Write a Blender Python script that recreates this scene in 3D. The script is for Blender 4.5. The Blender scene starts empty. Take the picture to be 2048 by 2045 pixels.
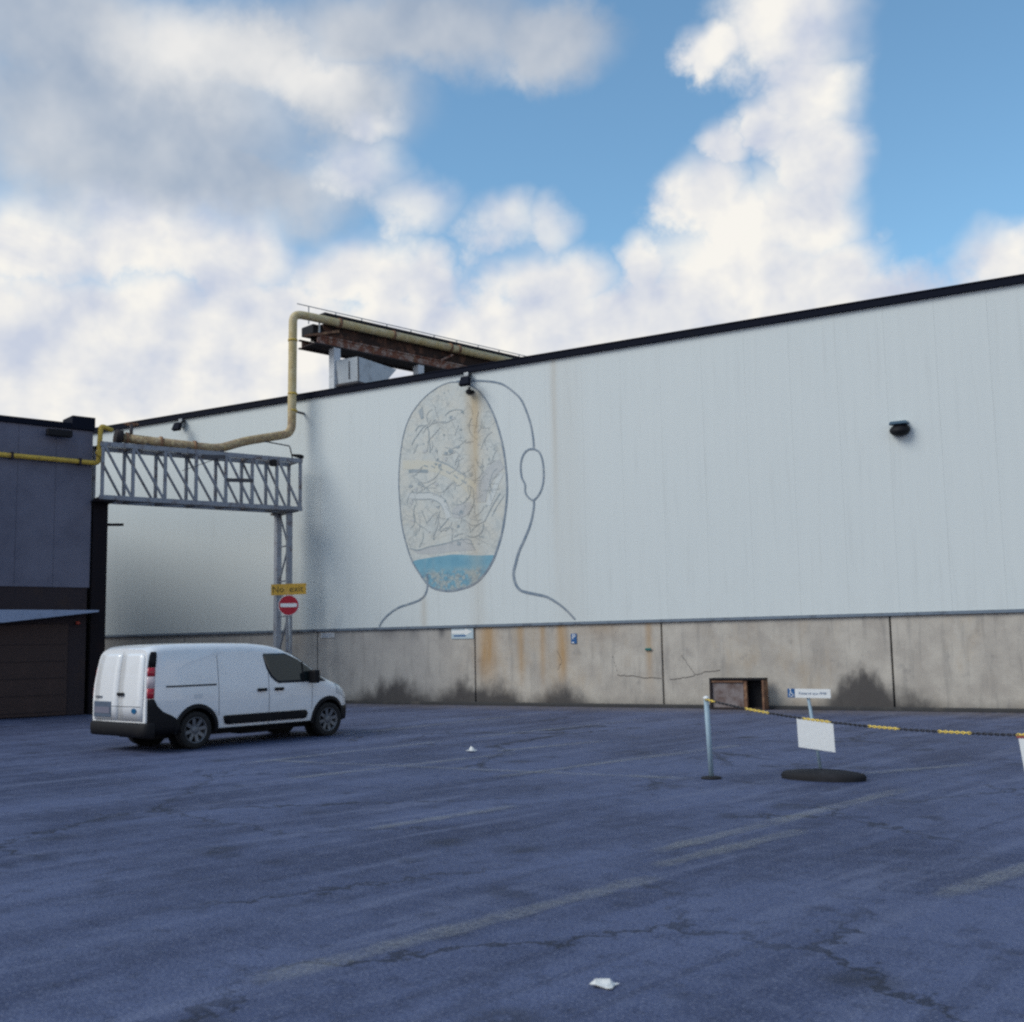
import bpy, bmesh, math, random
from mathutils import Vector, Matrix
from math import sin, cos, pi, radians, atan2, sqrt, hypot
random.seed(7)
S = bpy.context.scene
COL = S.collection

# ------------------------------------------------------------------ camera
# world frame: the hall's long wall is the plane Y = 0, X runs along it, Z up; metres
YAW, PITCH, ROLL = 0.52746, 0.11699, 0.01876
fw = Vector((-sin(YAW)*cos(PITCH), cos(YAW)*cos(PITCH), sin(PITCH)))
rt = Vector((cos(YAW), sin(YAW), 0)); up = rt.cross(fw)
r2 = rt*cos(ROLL) - up*sin(ROLL); u2 = up*cos(ROLL) + rt*sin(ROLL)
cam = bpy.data.cameras.new('camera'); cam_o = bpy.data.objects.new('camera', cam); COL.objects.link(cam_o)
M = Matrix((r2, u2, -fw)).transposed().to_4x4(); M.translation = Vector((0, -27.3766, 1.74))
cam_o.matrix_world = M
cam.sensor_width = 56; cam.sensor_fit = 'HORIZONTAL'; cam.lens = 56*2241.36/2048
cam.clip_start = .1; cam.clip_end = 3000
cam.dof.use_dof = True; cam.dof.focus_distance = 31; cam.dof.aperture_fstop = 5.6
S.camera = cam_o
S.view_settings.view_transform = 'Standard'; S.view_settings.look = 'None'
S.view_settings.exposure = 0.58; S.view_settings.gamma = 1
try: S.cycles.use_denoising = False
except Exception: pass
S.cycles.pixel_filter_type = 'BLACKMAN_HARRIS'; S.cycles.filter_width = 2.4
S.cycles.max_bounces = 6

# ------------------------------------------------------------------ node expressions
class X:
    """a float socket with arithmetic"""
    def __init__(s, t, k): s.t, s.k = t, k
    def m(s, op, *a, clamp=False):
        n = s.t.nodes.new('ShaderNodeMath'); n.operation = op; n.use_clamp = clamp
        for i, v in enumerate((s,)+a):
            if isinstance(v, X): s.t.links.new(v.k, n.inputs[i])
            else: n.inputs[i].default_value = v
        return X(s.t, n.outputs[0])
    def __add__(s, o): return s.m('ADD', o)
    __radd__ = __add__
    def __sub__(s, o): return s.m('SUBTRACT', o)
    def __rsub__(s, o): return (s*-1)+o
    def __mul__(s, o): return s.m('MULTIPLY', o)
    __rmul__ = __mul__
    def __truediv__(s, o): return s.m('DIVIDE', o)
    def max(s, o): return s.m('MAXIMUM', o)
    def min(s, o): return s.m('MINIMUM', o)
    def pow(s, o): return s.m('POWER', o)
    def abs(s): return s.m('ABSOLUTE')
    def clamp(s): return s.m('ADD', 0., clamp=True)
    def ss(s, a, b):            # smoothstep a -> b (0 -> 1)
        n = s.t.nodes.new('ShaderNodeMapRange'); n.interpolation_type = 'SMOOTHSTEP'
        s.t.links.new(s.k, n.inputs['Value']); n.inputs['From Min'].default_value = a; n.inputs['From Max'].default_value = b
        return X(s.t, n.outputs[0])
    def gauss(s, c, w): d = (s-c)*(1/w); return (d*d*-1).m('EXPONENT')
def _in(t, sock, v):
    if isinstance(v, X): t.links.new(v.k, sock)
    elif hasattr(v, 'default_value'): t.links.new(v, sock)
    else: sock.default_value = v
def sep(t, vec):
    n = t.nodes.new('ShaderNodeSeparateXYZ'); t.links.new(vec, n.inputs[0]); return [X(t, o) for o in n.outputs]
def comb(t, x, y, z):
    n = t.nodes.new('ShaderNodeCombineXYZ')
    for i, v in enumerate((x, y, z)): _in(t, n.inputs[i], v)
    return n.outputs[0]
def noise(t, vec, scale, detail=4, rough=.55, dist=0.):
    n = t.nodes.new('ShaderNodeTexNoise'); t.links.new(vec, n.inputs['Vector'])
    n.inputs['Scale'].default_value = scale; n.inputs['Detail'].default_value = detail
    n.inputs['Roughness'].default_value = rough; n.inputs['Distortion'].default_value = dist
    return X(t, n.outputs['Fac'])
def voro(t, vec, scale, feature='DISTANCE_TO_EDGE', rnd=1.):
    n = t.nodes.new('ShaderNodeTexVoronoi'); n.feature = feature; t.links.new(vec, n.inputs['Vector'])
    n.inputs['Scale'].default_value = scale; n.inputs['Randomness'].default_value = rnd
    return X(t, n.outputs['Distance'])
def mixc(t, f, a, b):
    n = t.nodes.new('ShaderNodeMix'); n.data_type = 'RGBA'
    _in(t, n.inputs[0], f)
    for s, v in ((n.inputs[6], a), (n.inputs[7], b)):
        if isinstance(v, tuple): s.default_value = v if len(v) == 4 else (*v, 1)
        else: t.links.new(v, s)
    return n.outputs[2]
def scalevec(t, vec, s):
    n = t.nodes.new('ShaderNodeVectorMath'); n.operation = 'MULTIPLY'; t.links.new(vec, n.inputs[0]); n.inputs[1].default_value = s
    return n.outputs[0]
def mat(name, build=None, base=(.5, .5, .5), rough=.6, metal=0., spec=.4, coat=0., bump=None):
    m = bpy.data.materials.new(name); m.use_nodes = True; t = m.node_tree
    b = t.nodes['Principled BSDF']
    b.inputs['Base Color'].default_value = (*base, 1); b.inputs['Roughness'].default_value = rough
    b.inputs['Metallic'].default_value = metal; b.inputs['Specular IOR Level'].default_value = spec
    b.inputs['Coat Weight'].default_value = coat
    if build: build(t, b)
    return m
def pos(t): return t.nodes.new('ShaderNodeNewGeometry').outputs['Position']
def objc(t): return t.nodes.new('ShaderNodeTexCoord').outputs['Object']
def orand(t): return X(t, t.nodes.new('ShaderNodeObjectInfo').outputs['Random'])
def bump(t, b, h, strength=.3, dist=.01):
    n = t.nodes.new('ShaderNodeBump'); n.inputs['Strength'].default_value = strength; n.inputs['Distance'].default_value = dist
    _in(t, n.inputs['Height'], h); t.links.new(n.outputs[0], b.inputs['Normal'])
def grimy(name, base, dirt, rough=.6, metal=0., scale=3., lo=.5, hi=.75, spec=.3, coat=0., vary=.12):
    """painted or bare surface with patches of dirt or rust and a little tone variation"""
    def f(t, b):
        P = pos(t)
        d = noise(t, P, scale, 6, .65).ss(lo, hi)
        v = noise(t, P, scale*5, 4, .6)
        c = mixc(t, d, base, dirt)
        n = t.nodes.new('ShaderNodeHueSaturation'); n.inputs['Saturation'].default_value = 1
        t.links.new(c, n.inputs['Color']); _in(t, n.inputs['Value'], v*(vary*2) + (1-vary))
        t.links.new(n.outputs[0], b.inputs['Base Color'])
        _in(t, b.inputs['Roughness'], d*.2 + rough)
        bump(t, b, v, .15, .004)
    return mat(name, f, base, rough, metal, spec, coat)

# ------------------------------------------------------------------ sky and sun
SUN = Vector((-.50, -.66, .72)).normalized()      # towards the sun: behind the camera's left shoulder, through thin cloud
w = bpy.data.worlds.new('World'); S.world = w; w.use_nodes = True
def sky():
    t = w.node_tree; t.nodes.clear()
    out = t.nodes.new('ShaderNodeOutputWorld')
    sk = t.nodes.new('ShaderNodeTexSky'); sk.sky_type = 'NISHITA'; sk.sun_disc = False
    sk.sun_elevation = math.asin(SUN.z); sk.sun_rotation = atan2(SUN.x, SUN.y)
    sk.air_density = 1.0; sk.dust_density = .6; sk.ozone_density = 2.0
    bg = t.nodes.new('ShaderNodeBackground'); bg.inputs['Strength'].default_value = .12
    tint = t.nodes.new('ShaderNodeMix'); tint.data_type = 'RGBA'; tint.blend_type = 'MULTIPLY'; tint.inputs[0].default_value = 1
    t.links.new(sk.outputs[0], tint.inputs[6]); tint.inputs[7].default_value = (.84, 1.06, 1.03, 1)
    t.links.new(tint.outputs[2], bg.inputs['Color'])
    D = t.nodes.new('ShaderNodeTexCoord').outputs['Generated']
    dx, dy, dz = sep(t, D)
    az = dx.m('ARCTAN2', dy); el = dz.m('ARCSINE')
    n1 = noise(t, D, 7., 4, .55); n2 = noise(t, scalevec(t, D, (1, 1.07, .93)), 8.3, 4, .55)
    nf = noise(t, D, 21., 7, .62); nl = noise(t, D, 2.6, 3, .5)
    nsh = noise(t, scalevec(t, D, (1, 1, 1.7)), 8., 6, .56, .5)
    waz = az + (n1-.5)*.10 + (nf-.5)*.055; wel = el + (n2-.5)*.075 + (nf-.5)*.045
    def blobs(L):
        F = None
        for a, e, rx, ry in L:
            u = (waz-a)*(1/rx); v = (wel-e)*(1/ry)
            f = 1. - (u*u+v*v).m('SQRT')
            F = f if F is None else F.max(f)
        return F
    CB = [(-.88,.29,.14,.04),(-.271,.505,.072,.062),(-.330,.500,.036,.027),(-.255,.453,.050,.056),(-.252,.405,.050,.056),(-.272,.356,.066,.058),(-.325,.416,.030,.025),(-.290,.43,.035,.03),(-.345,.376,.055,.046),(-.31,.35,.075,.05),(-.317,.306,.115,.066),(-.397,.325,.034,.033),(-.243,.30,.060,.055),
          (-.943,.335,.09,.046),(-.863,.342,.11,.048),(-.787,.332,.09,.048),(-.663,.325,.09,.042),(-.603,.322,.055,.034),(-.484,.312,.075,.040),(-.174,.275,.085,.026),(-.098,.296,.055,.034)]
    CP = [(-.665,.413,.055,.032),(-.66,.443,.048,.022),(-.619,.378,.056,.038),(-.534,.367,.060,.034),(-.49,.366,.040,.032)]
    CA = [(-.878,.434,.215,.098),(-.924,.484,.16,.075),(-.776,.494,.12,.055),(-.615,.52,.17,.045),(-.488,.507,.075,.038),(-.805,.395,.18,.040),(-.699,.466,.10,.055)]
    # bright cumulus: the named heaps, and a bank low down all the way round
    bank = (el*-1 + .335 - az.ss(-.25, -.10)*.045)*(1/.06) + (nl-.5)*1.2 + (nf-.5)*.8
    FB = blobs(CB).max(bank.min(1.5))
    aB = (FB + (nf-.5)*.62).ss(-.16, .60)
    aP = (blobs(CP) + (nf-.5)*.8).ss(-.05, .85)*.8
    # soft grey layer: over the left of the view, and more of the same behind the camera
    away = (az+.527).abs().ss(.62, 1.0)
    rest = (nl.ss(.47, .66)*1.3 - .35)*away - (1.-away)
    FA = blobs(CA).max(rest)
    aA = (FA + (n1-.5)*.5 + (nf-.5)*.16).ss(-.25, .62)*.90
    # cloud tones: sunlit cream to shaded lavender grey
    off = t.nodes.new('ShaderNodeVectorMath'); off.operation = 'ADD'; t.links.new(D, off.inputs[0]); off.inputs[1].default_value = (-.016, -.008, .022)
    nr = noise(t, D, 13., 4, .5); nf2 = noise(t, off.outputs[0], 13., 4, .5)
    relief = (nr - nf2)*2.6                       # lit from the sun's side
    tone = ((nsh-.5)*2.0 + .62 + relief + (FB.min(1.)-.5)*.1).clamp()
    cB = mixc(t, tone, (.385, .42, .50), (.625, .61, .575))
    lit = blobs([(-.79,.497,.10,.045),(-.72,.48,.06,.035)]).ss(-.5, .9)
    tA = (lit*.75 + (n2-.5)*.8 + relief*.35 + .22).clamp()
    cA = mixc(t, tA, (.25, .295, .365), (.60, .585, .56))
    bA = t.nodes.new('ShaderNodeBackground'); t.links.new(cA, bA.inputs['Color']); bA.inputs['Strength'].default_value = 1.0
    bB = t.nodes.new('ShaderNodeBackground'); t.links.new(cB, bB.inputs['Color']); bB.inputs['Strength'].default_value = 1.0
    m1 = t.nodes.new('ShaderNodeMixShader'); t.links.new(aA.k, m1.inputs[0]); t.links.new(bg.outputs[0], m1.inputs[1]); t.links.new(bA.outputs[0], m1.inputs[2])
    m2 = t.nodes.new('ShaderNodeMixShader'); t.links.new(aB.max(aP).k, m2.inputs[0]); t.links.new(m1.outputs[0], m2.inputs[1]); t.links.new(bB.outputs[0], m2.inputs[2])
    t.links.new(m2.outputs[0], out.inputs[0])
sky()
sun = bpy.data.lights.new('sun', 'SUN'); sun.energy = 1.3; sun.angle = radians(32); sun.color = (1, .95, .86)
sun_o = bpy.data.objects.new('sun', sun); COL.objects.link(sun_o); sun_o.location = (-20, -30, 40)
sun_o.rotation_euler = SUN.to_track_quat('Z', 'Y').to_euler()

# ------------------------------------------------------------------ mesh helpers
class MB:
    def __init__(s): s.v = []; s.f = []; s.sm = []
    def add(s, vs, fs, smooth=False):
        o = len(s.v); s.v += [Vector(p) for p in vs]
        for f in fs: s.f.append([o+i for i in f]); s.sm.append(smooth)
        return s
    def box(s, a, b):
        (x0, y0, z0), (x1, y1, z1) = a, b
        return s.add([(x0,y0,z0),(x1,y0,z0),(x1,y1,z0),(x0,y1,z0),(x0,y0,z1),(x1,y0,z1),(x1,y1,z1),(x0,y1,z1)],
                     [(0,3,2,1),(4,5,6,7),(0,1,5,4),(1,2,6,5),(2,3,7,6),(3,0,4,7)])
    def cbox(s, c, d): return s.box([c[i]-d[i]/2 for i in range(3)], [c[i]+d[i]/2 for i in range(3)])
    def beam(s, a, b, wd, ht, upv=(0, 0, 1)):
        a, b = Vector(a), Vector(b); d = (b-a).normalized(); u = Vector(upv)
        if abs(d.dot(u)) > .98: u = Vector((1, 0, 0))
        r = d.cross(u).normalized()*wd/2; u = r.cross(d).normalized()*ht/2
        vs = [p+q for p in (a, b) for q in (-r-u, r-u, r+u, -r+u)]
        return s.add(vs, [(0,3,2,1),(4,5,6,7),(0,1,5,4),(1,2,6,5),(2,3,7,6),(3,0,4,7)])
    def tube(s, pts, r, n=12, bend=0., caps=True):
        P = [Vector(p) for p in pts]
        if bend > 0:
            Q = [P[0]]
            for i in range(1, len(P)-1):
                a, b, c = P[i-1], P[i], P[i+1]
                d1 = (a-b); d2 = (c-b); k = min(bend, d1.length*.48, d2.length*.48)
                p0 = b+d1.normalized()*k; p2 = b+d2.normalized()*k
                for j in range(7):
                    u = j/6; Q.append(p0*(1-u)**2 + b*2*u*(1-u) + p2*u*u)
            P = Q+[P[-1]]
        rings = []; ref = Vector((.31, .2, .93))
        for i, p in enumerate(P):
            d = (P[min(i+1, len(P)-1)]-P[max(i-1, 0)]).normalized()
            a = d.cross(ref).normalized(); ref = a.cross(d).normalized(); b = ref
            rr = r[i] if isinstance(r, (list, tuple)) else r
            rings += [p+a*cos(2*pi*k/n)*rr+b*sin(2*pi*k/n)*rr for k in range(n)]
        fs = [(i*n+k, i*n+(k+1) % n, (i+1)*n+(k+1) % n, (i+1)*n+k) for i in range(len(P)-1) for k in range(n)]
        s.add(rings, fs, True)
        if caps:
            o = len(s.v)-len(rings)
            s.f.append([o+k for k in range(n)][::-1]); s.sm.append(False)
            s.f.append([o+(len(P)-1)*n+k for k in range(n)]); s.sm.append(False)
        return s
    def cyl(s, a, b, r, n=16): return s.tube([a, b], r, n)
    def prism(s, poly, o, U, V, N, d):
        """polygon (u, v) on the plane o + uU + vV, thickened by d along N"""
        o, U, V, N = map(Vector, (o, U, V, N)); k = len(poly)
        a = [o+U*u+V*v for u, v in poly]; vs = a+[p+N*d for p in a]
        return s.add(vs, [list(range(k))[::-1], list(range(k, 2*k))] + [(i, (i+1) % k, k+(i+1) % k, k+i) for i in range(k)])
    def grid(s, rows, smooth=True):
        n = len(rows[0]); vs = [p for r in rows for p in r]
        return s.add(vs, [(i*n+j, i*n+j+1, (i+1)*n+j+1, (i+1)*n+j) for i in range(len(rows)-1) for j in range(n-1)], smooth)
    def mesh(s, name, m, org=(0, 0, 0), bevel=0):
        me = bpy.data.meshes.new(name); o = Vector(org)
        me.from_pydata([p-o for p in s.v], [], s.f); me.polygons.foreach_set('use_smooth', s.sm)
        if bevel or True:
            bm = bmesh.new(); bm.from_mesh(me)
            if bevel:
                bmesh.ops.bevel(bm, geom=bm.edges[:], offset=bevel, segments=2, profile=.6, affect='EDGES', clamp_overlap=True)
            bmesh.ops.recalc_face_normals(bm, faces=bm.faces[:])
            bm.to_mesh(me); bm.free()
        if m: me.materials.append(m)
        me.update(); return me
    def build(s, name, m, parent=None, org=(0, 0, 0), bevel=0, label=None):
        ob = bpy.data.objects.new(name, s.mesh(name, m, org, bevel)); COL.objects.link(ob)
        ob.parent = parent
        if parent is None: ob.location = org
        if label: ob['label'] = label
        return ob
def inst(name, me, parent, loc=(0, 0, 0), rot=None):
    ob = bpy.data.objects.new(name, me); COL.objects.link(ob); ob.parent = parent; ob.location = loc
    if rot: ob.rotation_euler = rot
    return ob
def thing(name, label, cat, loc=(0, 0, 0), rotz=0., group=None):
    o = bpy.data.objects.new(name, None); COL.objects.link(o); o.location = loc; o.rotation_euler = (0, 0, rotz)
    o.empty_display_size = .2; o['label'] = label; o['category'] = cat
    if group: o['group'] = group
    return o
def tag(o, label, cat, group=None):
    o['label'] = label; o['category'] = cat
    if group: o['group'] = group
    return o
def structure(o, label=None):
    o['kind'] = 'structure'
    if label: o['label'] = label
    return o
def text(name, body, size, m, parent, loc, rot, align='CENTER', ext=.001):
    c = bpy.data.curves.new(name, 'FONT'); c.body = body; c.size = size; c.align_x = align; c.align_y = 'CENTER'; c.extrude = ext
    c.materials.append(m)
    tmp = bpy.data.objects.new(name, c); COL.objects.link(tmp); bpy.context.view_layer.update()
    me = bpy.data.meshes.new_from_object(tmp.evaluated_get(bpy.context.evaluated_depsgraph_get()))
    bpy.data.objects.remove(tmp)
    o = bpy.data.objects.new(name, me); COL.objects.link(o); o.parent = parent; o.location = loc; o.rotation_euler = rot
    return o
V3 = Vector

# ------------------------------------------------------------------ stains shared by the wall's paint, mural and concrete
def wall_stains(t, col):
    x, y, z = sep(t, pos(t))
    vs = comb(t, x, 0., z*.06)
    n = noise(t, vs, 7., 4, .6); nb = noise(t, comb(t, x, 0., z*.5), 2.2, 4, .6)
    def streak(c, wd, z0, z1, amt):      # from z0 (top) fading down to z1
        return (x + (nb-.5)*.22 - (z-6.)*.012).gauss(c, wd) * z.ss(z1, z0) * (1.-z.ss(z0-.05, z0+.12)) * amt
    rust = streak(-17.2, .26, 9.05, 2.6, .85) + streak(-17.12, .10, 8.9, 4.2, .5)
    rust = (rust*(n*.9+.45)).clamp()
    c = mixc(t, rust*.72, col, (.50, .38, .22))
    tan = (x - (z-6.)*.004).gauss(-14.5, .10)*z.ss(1.5, 9.5)*.30 + x.gauss(-14.1, .5)*.10 + x.gauss(-19.0, .12)*(1.-z.ss(2.9, 3.3))*.35 + x.gauss(-17.1, .25)*(1.-z.ss(4., 6.))*.2
    c = mixc(t, (tan*(n*.8+.6)).clamp(), c, (.43, .36, .27))
    # rain run-off: faint vertical washes
    wash = n.ss(.52, .78)*.16 + (1.-z.ss(2.2, 4.))*nb.ss(.45, .8)*.12
    return mixc(t, wash, c, (.36, .37, .36))

def m_cladding(t, b):
    x, y, z = sep(t, pos(t))
    v = noise(t, pos(t), .35, 3, .5)
    c = mixc(t, (v*.8 + (orand(t)-.5)*.14).clamp(), (.60, .645, .645), (.64, .68, .675))
    c = wall_stains(t, c); t.links.new(c, b.inputs['Base Color'])
    rib = ((x*(2*pi/.29)).m('SINE'))
    bump(t, b, rib*.5 + noise(t, pos(t), 60., 3, .6)*.25, .14, .008)
CLAD = mat('white_cladding_paint', m_cladding, rough=.55, spec=.25)

def m_concrete(t, b):
    P = pos(t); x, y, z = sep(t, P)
    vs = comb(t, x, 0., z*.12); n = noise(t, vs, 5., 5, .62); blot = noise(t, P, 1.3, 6, .65); fine = noise(t, P, 22., 5, .65)
    c = mixc(t, blot.ss(.3, .7), (.39, .355, .315), (.53, .49, .43))
    c = mixc(t, (1.-x.ss(-19.5, -16.5))*.55, c, (.30, .305, .315))
    c = mixc(t, n.ss(.48, .75)*.5, c, (.22, .21, .20))
    c = mixc(t, noise(t, comb(t, x, 5., z*.5), 1.1, 6, .66).ss(.48, .72)*x.ss(-19., -16.)*.55, c, (.43, .34, .24))
    c = mixc(t, noise(t, comb(t, x, 9., z), 2.6, 6, .7).ss(.56, .74)*.5, c, (.25, .235, .225))
    c = mixc(t, fine.ss(.5, .75)*.25, c, (.24, .22, .20))
    r = x.gauss(-16.85, .30)*.95 + x.gauss(-15.75, .11)*.6 + x.gauss(-15.05, .10)*.6 + x.gauss(-14.45, .15)*.95 + x.gauss(-11.87, .09)*.55 + x.gauss(-13.2, .6)*z.ss(1.6, 2.3)*.35
    r = (r*(n*1.1+.25)*z.ss(.2, 1.5)).clamp()
    c = mixc(t, r, c, (.42, .25, .10))
    # damp soot and algae along the foot of the wall
    h = x.gauss(-20.2, 1.15)*.66 + x.gauss(-17.5, .95)*.66 + x.gauss(-16.3, .5)*.38 + x.gauss(-14.5, .7)*.46 + x.gauss(-6.5, .62)*.95 + x.gauss(-5.4, .6)*.3 + .10
    hn = h*(noise(t, comb(t, x, 0., z*.6), 1.9, 6, .62)*1.7 + .1) + (noise(t, P, 7., 4, .6)-.5)*.16
    d = (hn - z).ss(-.26, .40)
    c = mixc(t, d*.9, c, (.045, .042, .045))
    top = (x.gauss(-18.4, .12)+x.gauss(-20.3, .4)*.5+x.gauss(-19.4,.15)*.5)*z.ss(1.75, 2.2)
    c = mixc(t, top.clamp()*.8, c, (.06, .065, .08))
    t.links.new(c, b.inputs['Base Color']); bump(t, b, fine + blot, .35, .01)
CONC = mat('weathered_concrete', m_concrete, rough=.9, spec=.2)

DARKBLUE = grimy('dark_trim_paint', (.006, .008, .017), (.013, .014, .02), .8, spec=.12)
ROOFM = grimy('roof_felt', (.12, .12, .12), (.2, .2, .19), .9)
BLACKM = mat('black_steel', base=(.008, .008, .011), rough=.6, spec=.2)
JOINT = mat('joint_sealant', base=(.035, .045, .06), rough=.8)
SOOT = grimy('wet_kerb_concrete', (.05, .05, .052), (.11, .10, .09), .8, scale=2.)

def m_asphalt(t, b):
    P = pos(t); x, y, z = sep(t, P)
    # wear runs with the bays (direction .22, .975)
    al = x*.22 + y*.975; ac = x*.975 - y*.22
    band = noise(t, comb(t, ac*1.0, al*.16, 0.), 1.1, 5, .55, .6)
    patch = noise(t, P, .42, 5, .6); fine = noise(t, P, 42., 5, .7); agg = voro(t, P, 75., 'F1')
    mid = noise(t, P, 5.5, 5, .62)
    band2 = noise(t, comb(t, ac*2.6, al*.22, 3.), 1.3, 4, .6, .4)
    c = mixc(t, (band*.5 + patch*.5).ss(.36, .62), (.026, .035, .083), (.078, .098, .185))
    c = mixc(t, band2.ss(.52, .72)*.55, c, (.135, .155, .245))
    c = mixc(t, (1.-band2.ss(.30, .46))*.5, c, (.022, .029, .066))
    c = mixc(t, mid.ss(.48, .74)*.42, c, (.12, .138, .22))
    c = mixc(t, (1.-mid.ss(.30, .48))*.5, c, (.018, .024, .054))
    c = mixc(t, fine.ss(.5, .68)*.6, c, (.19, .205, .275))
    c = mixc(t, (1.-fine.ss(.32, .47))*.7, c, (.012, .016, .036))
    dark = noise(t, P, 1.6, 3, .5).ss(.60, .72)
    c = mixc(t, dark*.5, c, (.016, .020, .042))
    # hairline cracks in places, and old oil drips
    wv = comb(t, x+(mid-.5)*.8, y+(noise(t, P, 3.1, 4, .6)-.5)*.8, 0.)
    crack = (1.-voro(t, wv, .33).ss(.004, .016))*noise(t, P, .25, 2).ss(.46, .56)
    c = mixc(t, crack*.75, c, (.010, .012, .022))
    oil = voro(t, P, .55, 'F1').ss(.17, .05)*mid.ss(.35, .55)
    c = mixc(t, oil*.6, c, (.014, .016, .028))
    # silt swept against the wall foot
    c = mixc(t, y.ss(-2.6, -.2)*mid.ss(.25, .6)*.55, c, (.17, .14, .115))
    t.links.new(c, b.inputs['Base Color'])
    _in(t, b.inputs['Roughness'], patch*.2 + .62)
    bump(t, b, fine*.6 + agg*.7 + mid*1.2, .55, .012)
ASPH = mat('worn_asphalt', m_asphalt, spec=.35)

# ------------------------------------------------------------------ ground
g = MB(); g.add([(-220, -220, 0), (220, -220, 0), (220, 220, 0), (-220, 220, 0)], [(0, 1, 2, 3)])
structure(g.build('ground', ASPH), 'worn bluish grey asphalt of the yard')

def m_line(t, b):
    P = pos(t)
    wear = (noise(t, P, 6., 6, .7)*.55 + noise(t, P, .9, 3, .5)*.75).ss(.34, .84)
    fine = noise(t, P, 38., 5, .7).ss(.38, .62)
    b.inputs['Base Color'].default_value = (.34, .35, .36, 1)
    tr = t.nodes.new('ShaderNodeBsdfTransparent'); mx = t.nodes.new('ShaderNodeMixShader'); out = t.nodes['Material Output']
    uv = sep(t, t.nodes.new('ShaderNodeTexCoord').outputs['UV'])
    edge = (uv[1]*(1.-uv[1])*4.).ss(.05, .95)*(uv[0]*(1.-uv[0])*4.).ss(0., .35)
    t.links.new(((wear*edge*(fine*.7+.25))*.5).clamp().k, mx.inputs[0]); t.links.new(tr.outputs[0], mx.inputs[1]); t.links.new(b.outputs[0], mx.inputs[2])
    t.links.new(mx.outputs[0], out.inputs[0])
LINE = mat('worn_line_paint', m_line, rough=.8, spec=.25)
LINES = [((-12.3,-14.6),(-11.45,-10.2)),((-10.3,-15.9),(-9.1,-11.6)),((-12.4,-14.05),(-5.2,-13.85)),((-7.8,-14.8),(-6.2,-9.2)),((-9.6,-11.7),(-8.7,-9.3)),
         ((-6.75,-18.7),(-6.2,-16.7)),((-3.85,-18.7),(-2.7,-13.7)),((-3.6,-19.2),(-3.0,-17.0)),((-4.3,-22.9),(-3.4,-19.4)),((-1.5,-19.4),(-.6,-16.5)),
         ((-14.3,-10.3),(-13.5,-2.6)),((-4.2,-13.6),(-2.4,-11.0)),((-11.4,-9.8),(-10.2,-4.2))]
for i, (a, b_) in enumerate(LINES):
    a, b_ = V3((*a, 0)), V3((*b_, 0)); d = (b_-a).normalized(); nrm = V3((-d.y, d.x, 0))*.14
    k = 24; rows = [[], []]
    for j in range(k+1):
        p = a.lerp(b_, j/k); q = nrm*(1+random.uniform(-.25, .15))
        rows[0].append(p-q+V3((0, 0, .004+.0005*i))); rows[1].append(p+q+V3((0, 0, .004+.0005*i)))
    lo_ = MB().grid(rows, False).build('painted_line', LINE); uvl = lo_.data.uv_layers.new(name='UVMap')
    for lp in lo_.data.loops: uvl.data[lp.index].uv = ((lp.vertex_index % (k+1))/k, lp.vertex_index // (k+1))
    structure(lo_, 'worn pale painted bay line on the asphalt'); lo_['group'] = 'painted bay lines'

# ------------------------------------------------------------------ the long hall
hall = thing('warehouse_hall', 'long white clad industrial hall on a stained concrete base', 'building', (-14, 0, 0))
HO = (-14, 0, 0)
X0, X1 = -46.34, 17.5
joints = [X0]
for xj in (-40.5, -34.7, -28.9, -23.08, -17.26, -11.5, -5.71, .1, 5.9, 11.7): joints.append(xj)
joints.append(X1)
TOPC, TOPW = 2.20, 9.655
# body behind the panels
MB().box((X0, .12, 0), (X1, 30, 9.5)).build('inner_wall', JOINT, hall, HO)
for a, b_ in zip(joints, joints[1:]):
    MB().box((a+.022, 0, 0), (b_-.022, .14, TOPC)).build('concrete_panel', CONC, hall, HO, .012)
pw = 5.82/5
pm = MB().box((.001, -.04, TOPC+.075), (pw-.001, .13, TOPW)).mesh('cladding_panel', CLAD)
k = 0
x = -46.2
while x < X1-.5:
    inst('cladding_panel', pm, hall, (x-HO[0], 0, 0)); x += pw
MB().box((X0, -.065, TOPC+.003), (X1, .10, TOPC+.072)).build('drip_flashing', grimy('flashing_metal', (.16, .20, .25), (.05, .06, .08), .45), hall, HO)
fas = MB().box((X0-.05, -.13, TOPW+.003), (X1+.05, .3, TOPW+.165)).build('roof_fascia', DARKBLUE, hall, HO)
MB().box((X0-.05, -.15, TOPW+.168), (X1+.05, .34, TOPW+.195)).build('capping', DARKBLUE, fas, HO)
MB().box((X0, .31, 9.51), (X1, 30, 9.62)).build('roof', ROOFM, hall, HO)
MB().box((X0, -.16, 0), (X1, -.002, .085)).build('foot_kerb', SOOT, hall, HO, .015)
# cracks in the concrete
CR = mat('crack_dark', base=(.09, .08, .075), rough=.9)
for pl in ([(-12.94,1.35),(-12.85,1.1),(-12.78,.83),(-12.4,.82),(-12.0,.77),(-11.54,.75)], [(-10.96,1.35),(-10.8,1.1),(-10.62,.83),(-10.95,.76),(-11.31,.72)], [(-10.62,.83),(-10.3,.93),(-9.94,.95)], [(-14.6,1.5),(-14.45,1.2),(-14.6,1.0)]):
    pts = []
    for (ax, az), (bx_, bz) in zip(pl, pl[1:]):
        for j in range(5):
            u = j/5; pts.append((ax+(bx_-ax)*u+random.uniform(-.015, .015), az+(bz-az)*u+random.uniform(-.02, .02)))
    pts.append(pl[-1]); wd = .010
    MB().grid([[(x, -.003, z-wd) for x, z in pts], [(x, -.003, z+wd) for x, z in pts]], False).build('crack', CR, hall, HO)

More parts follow.
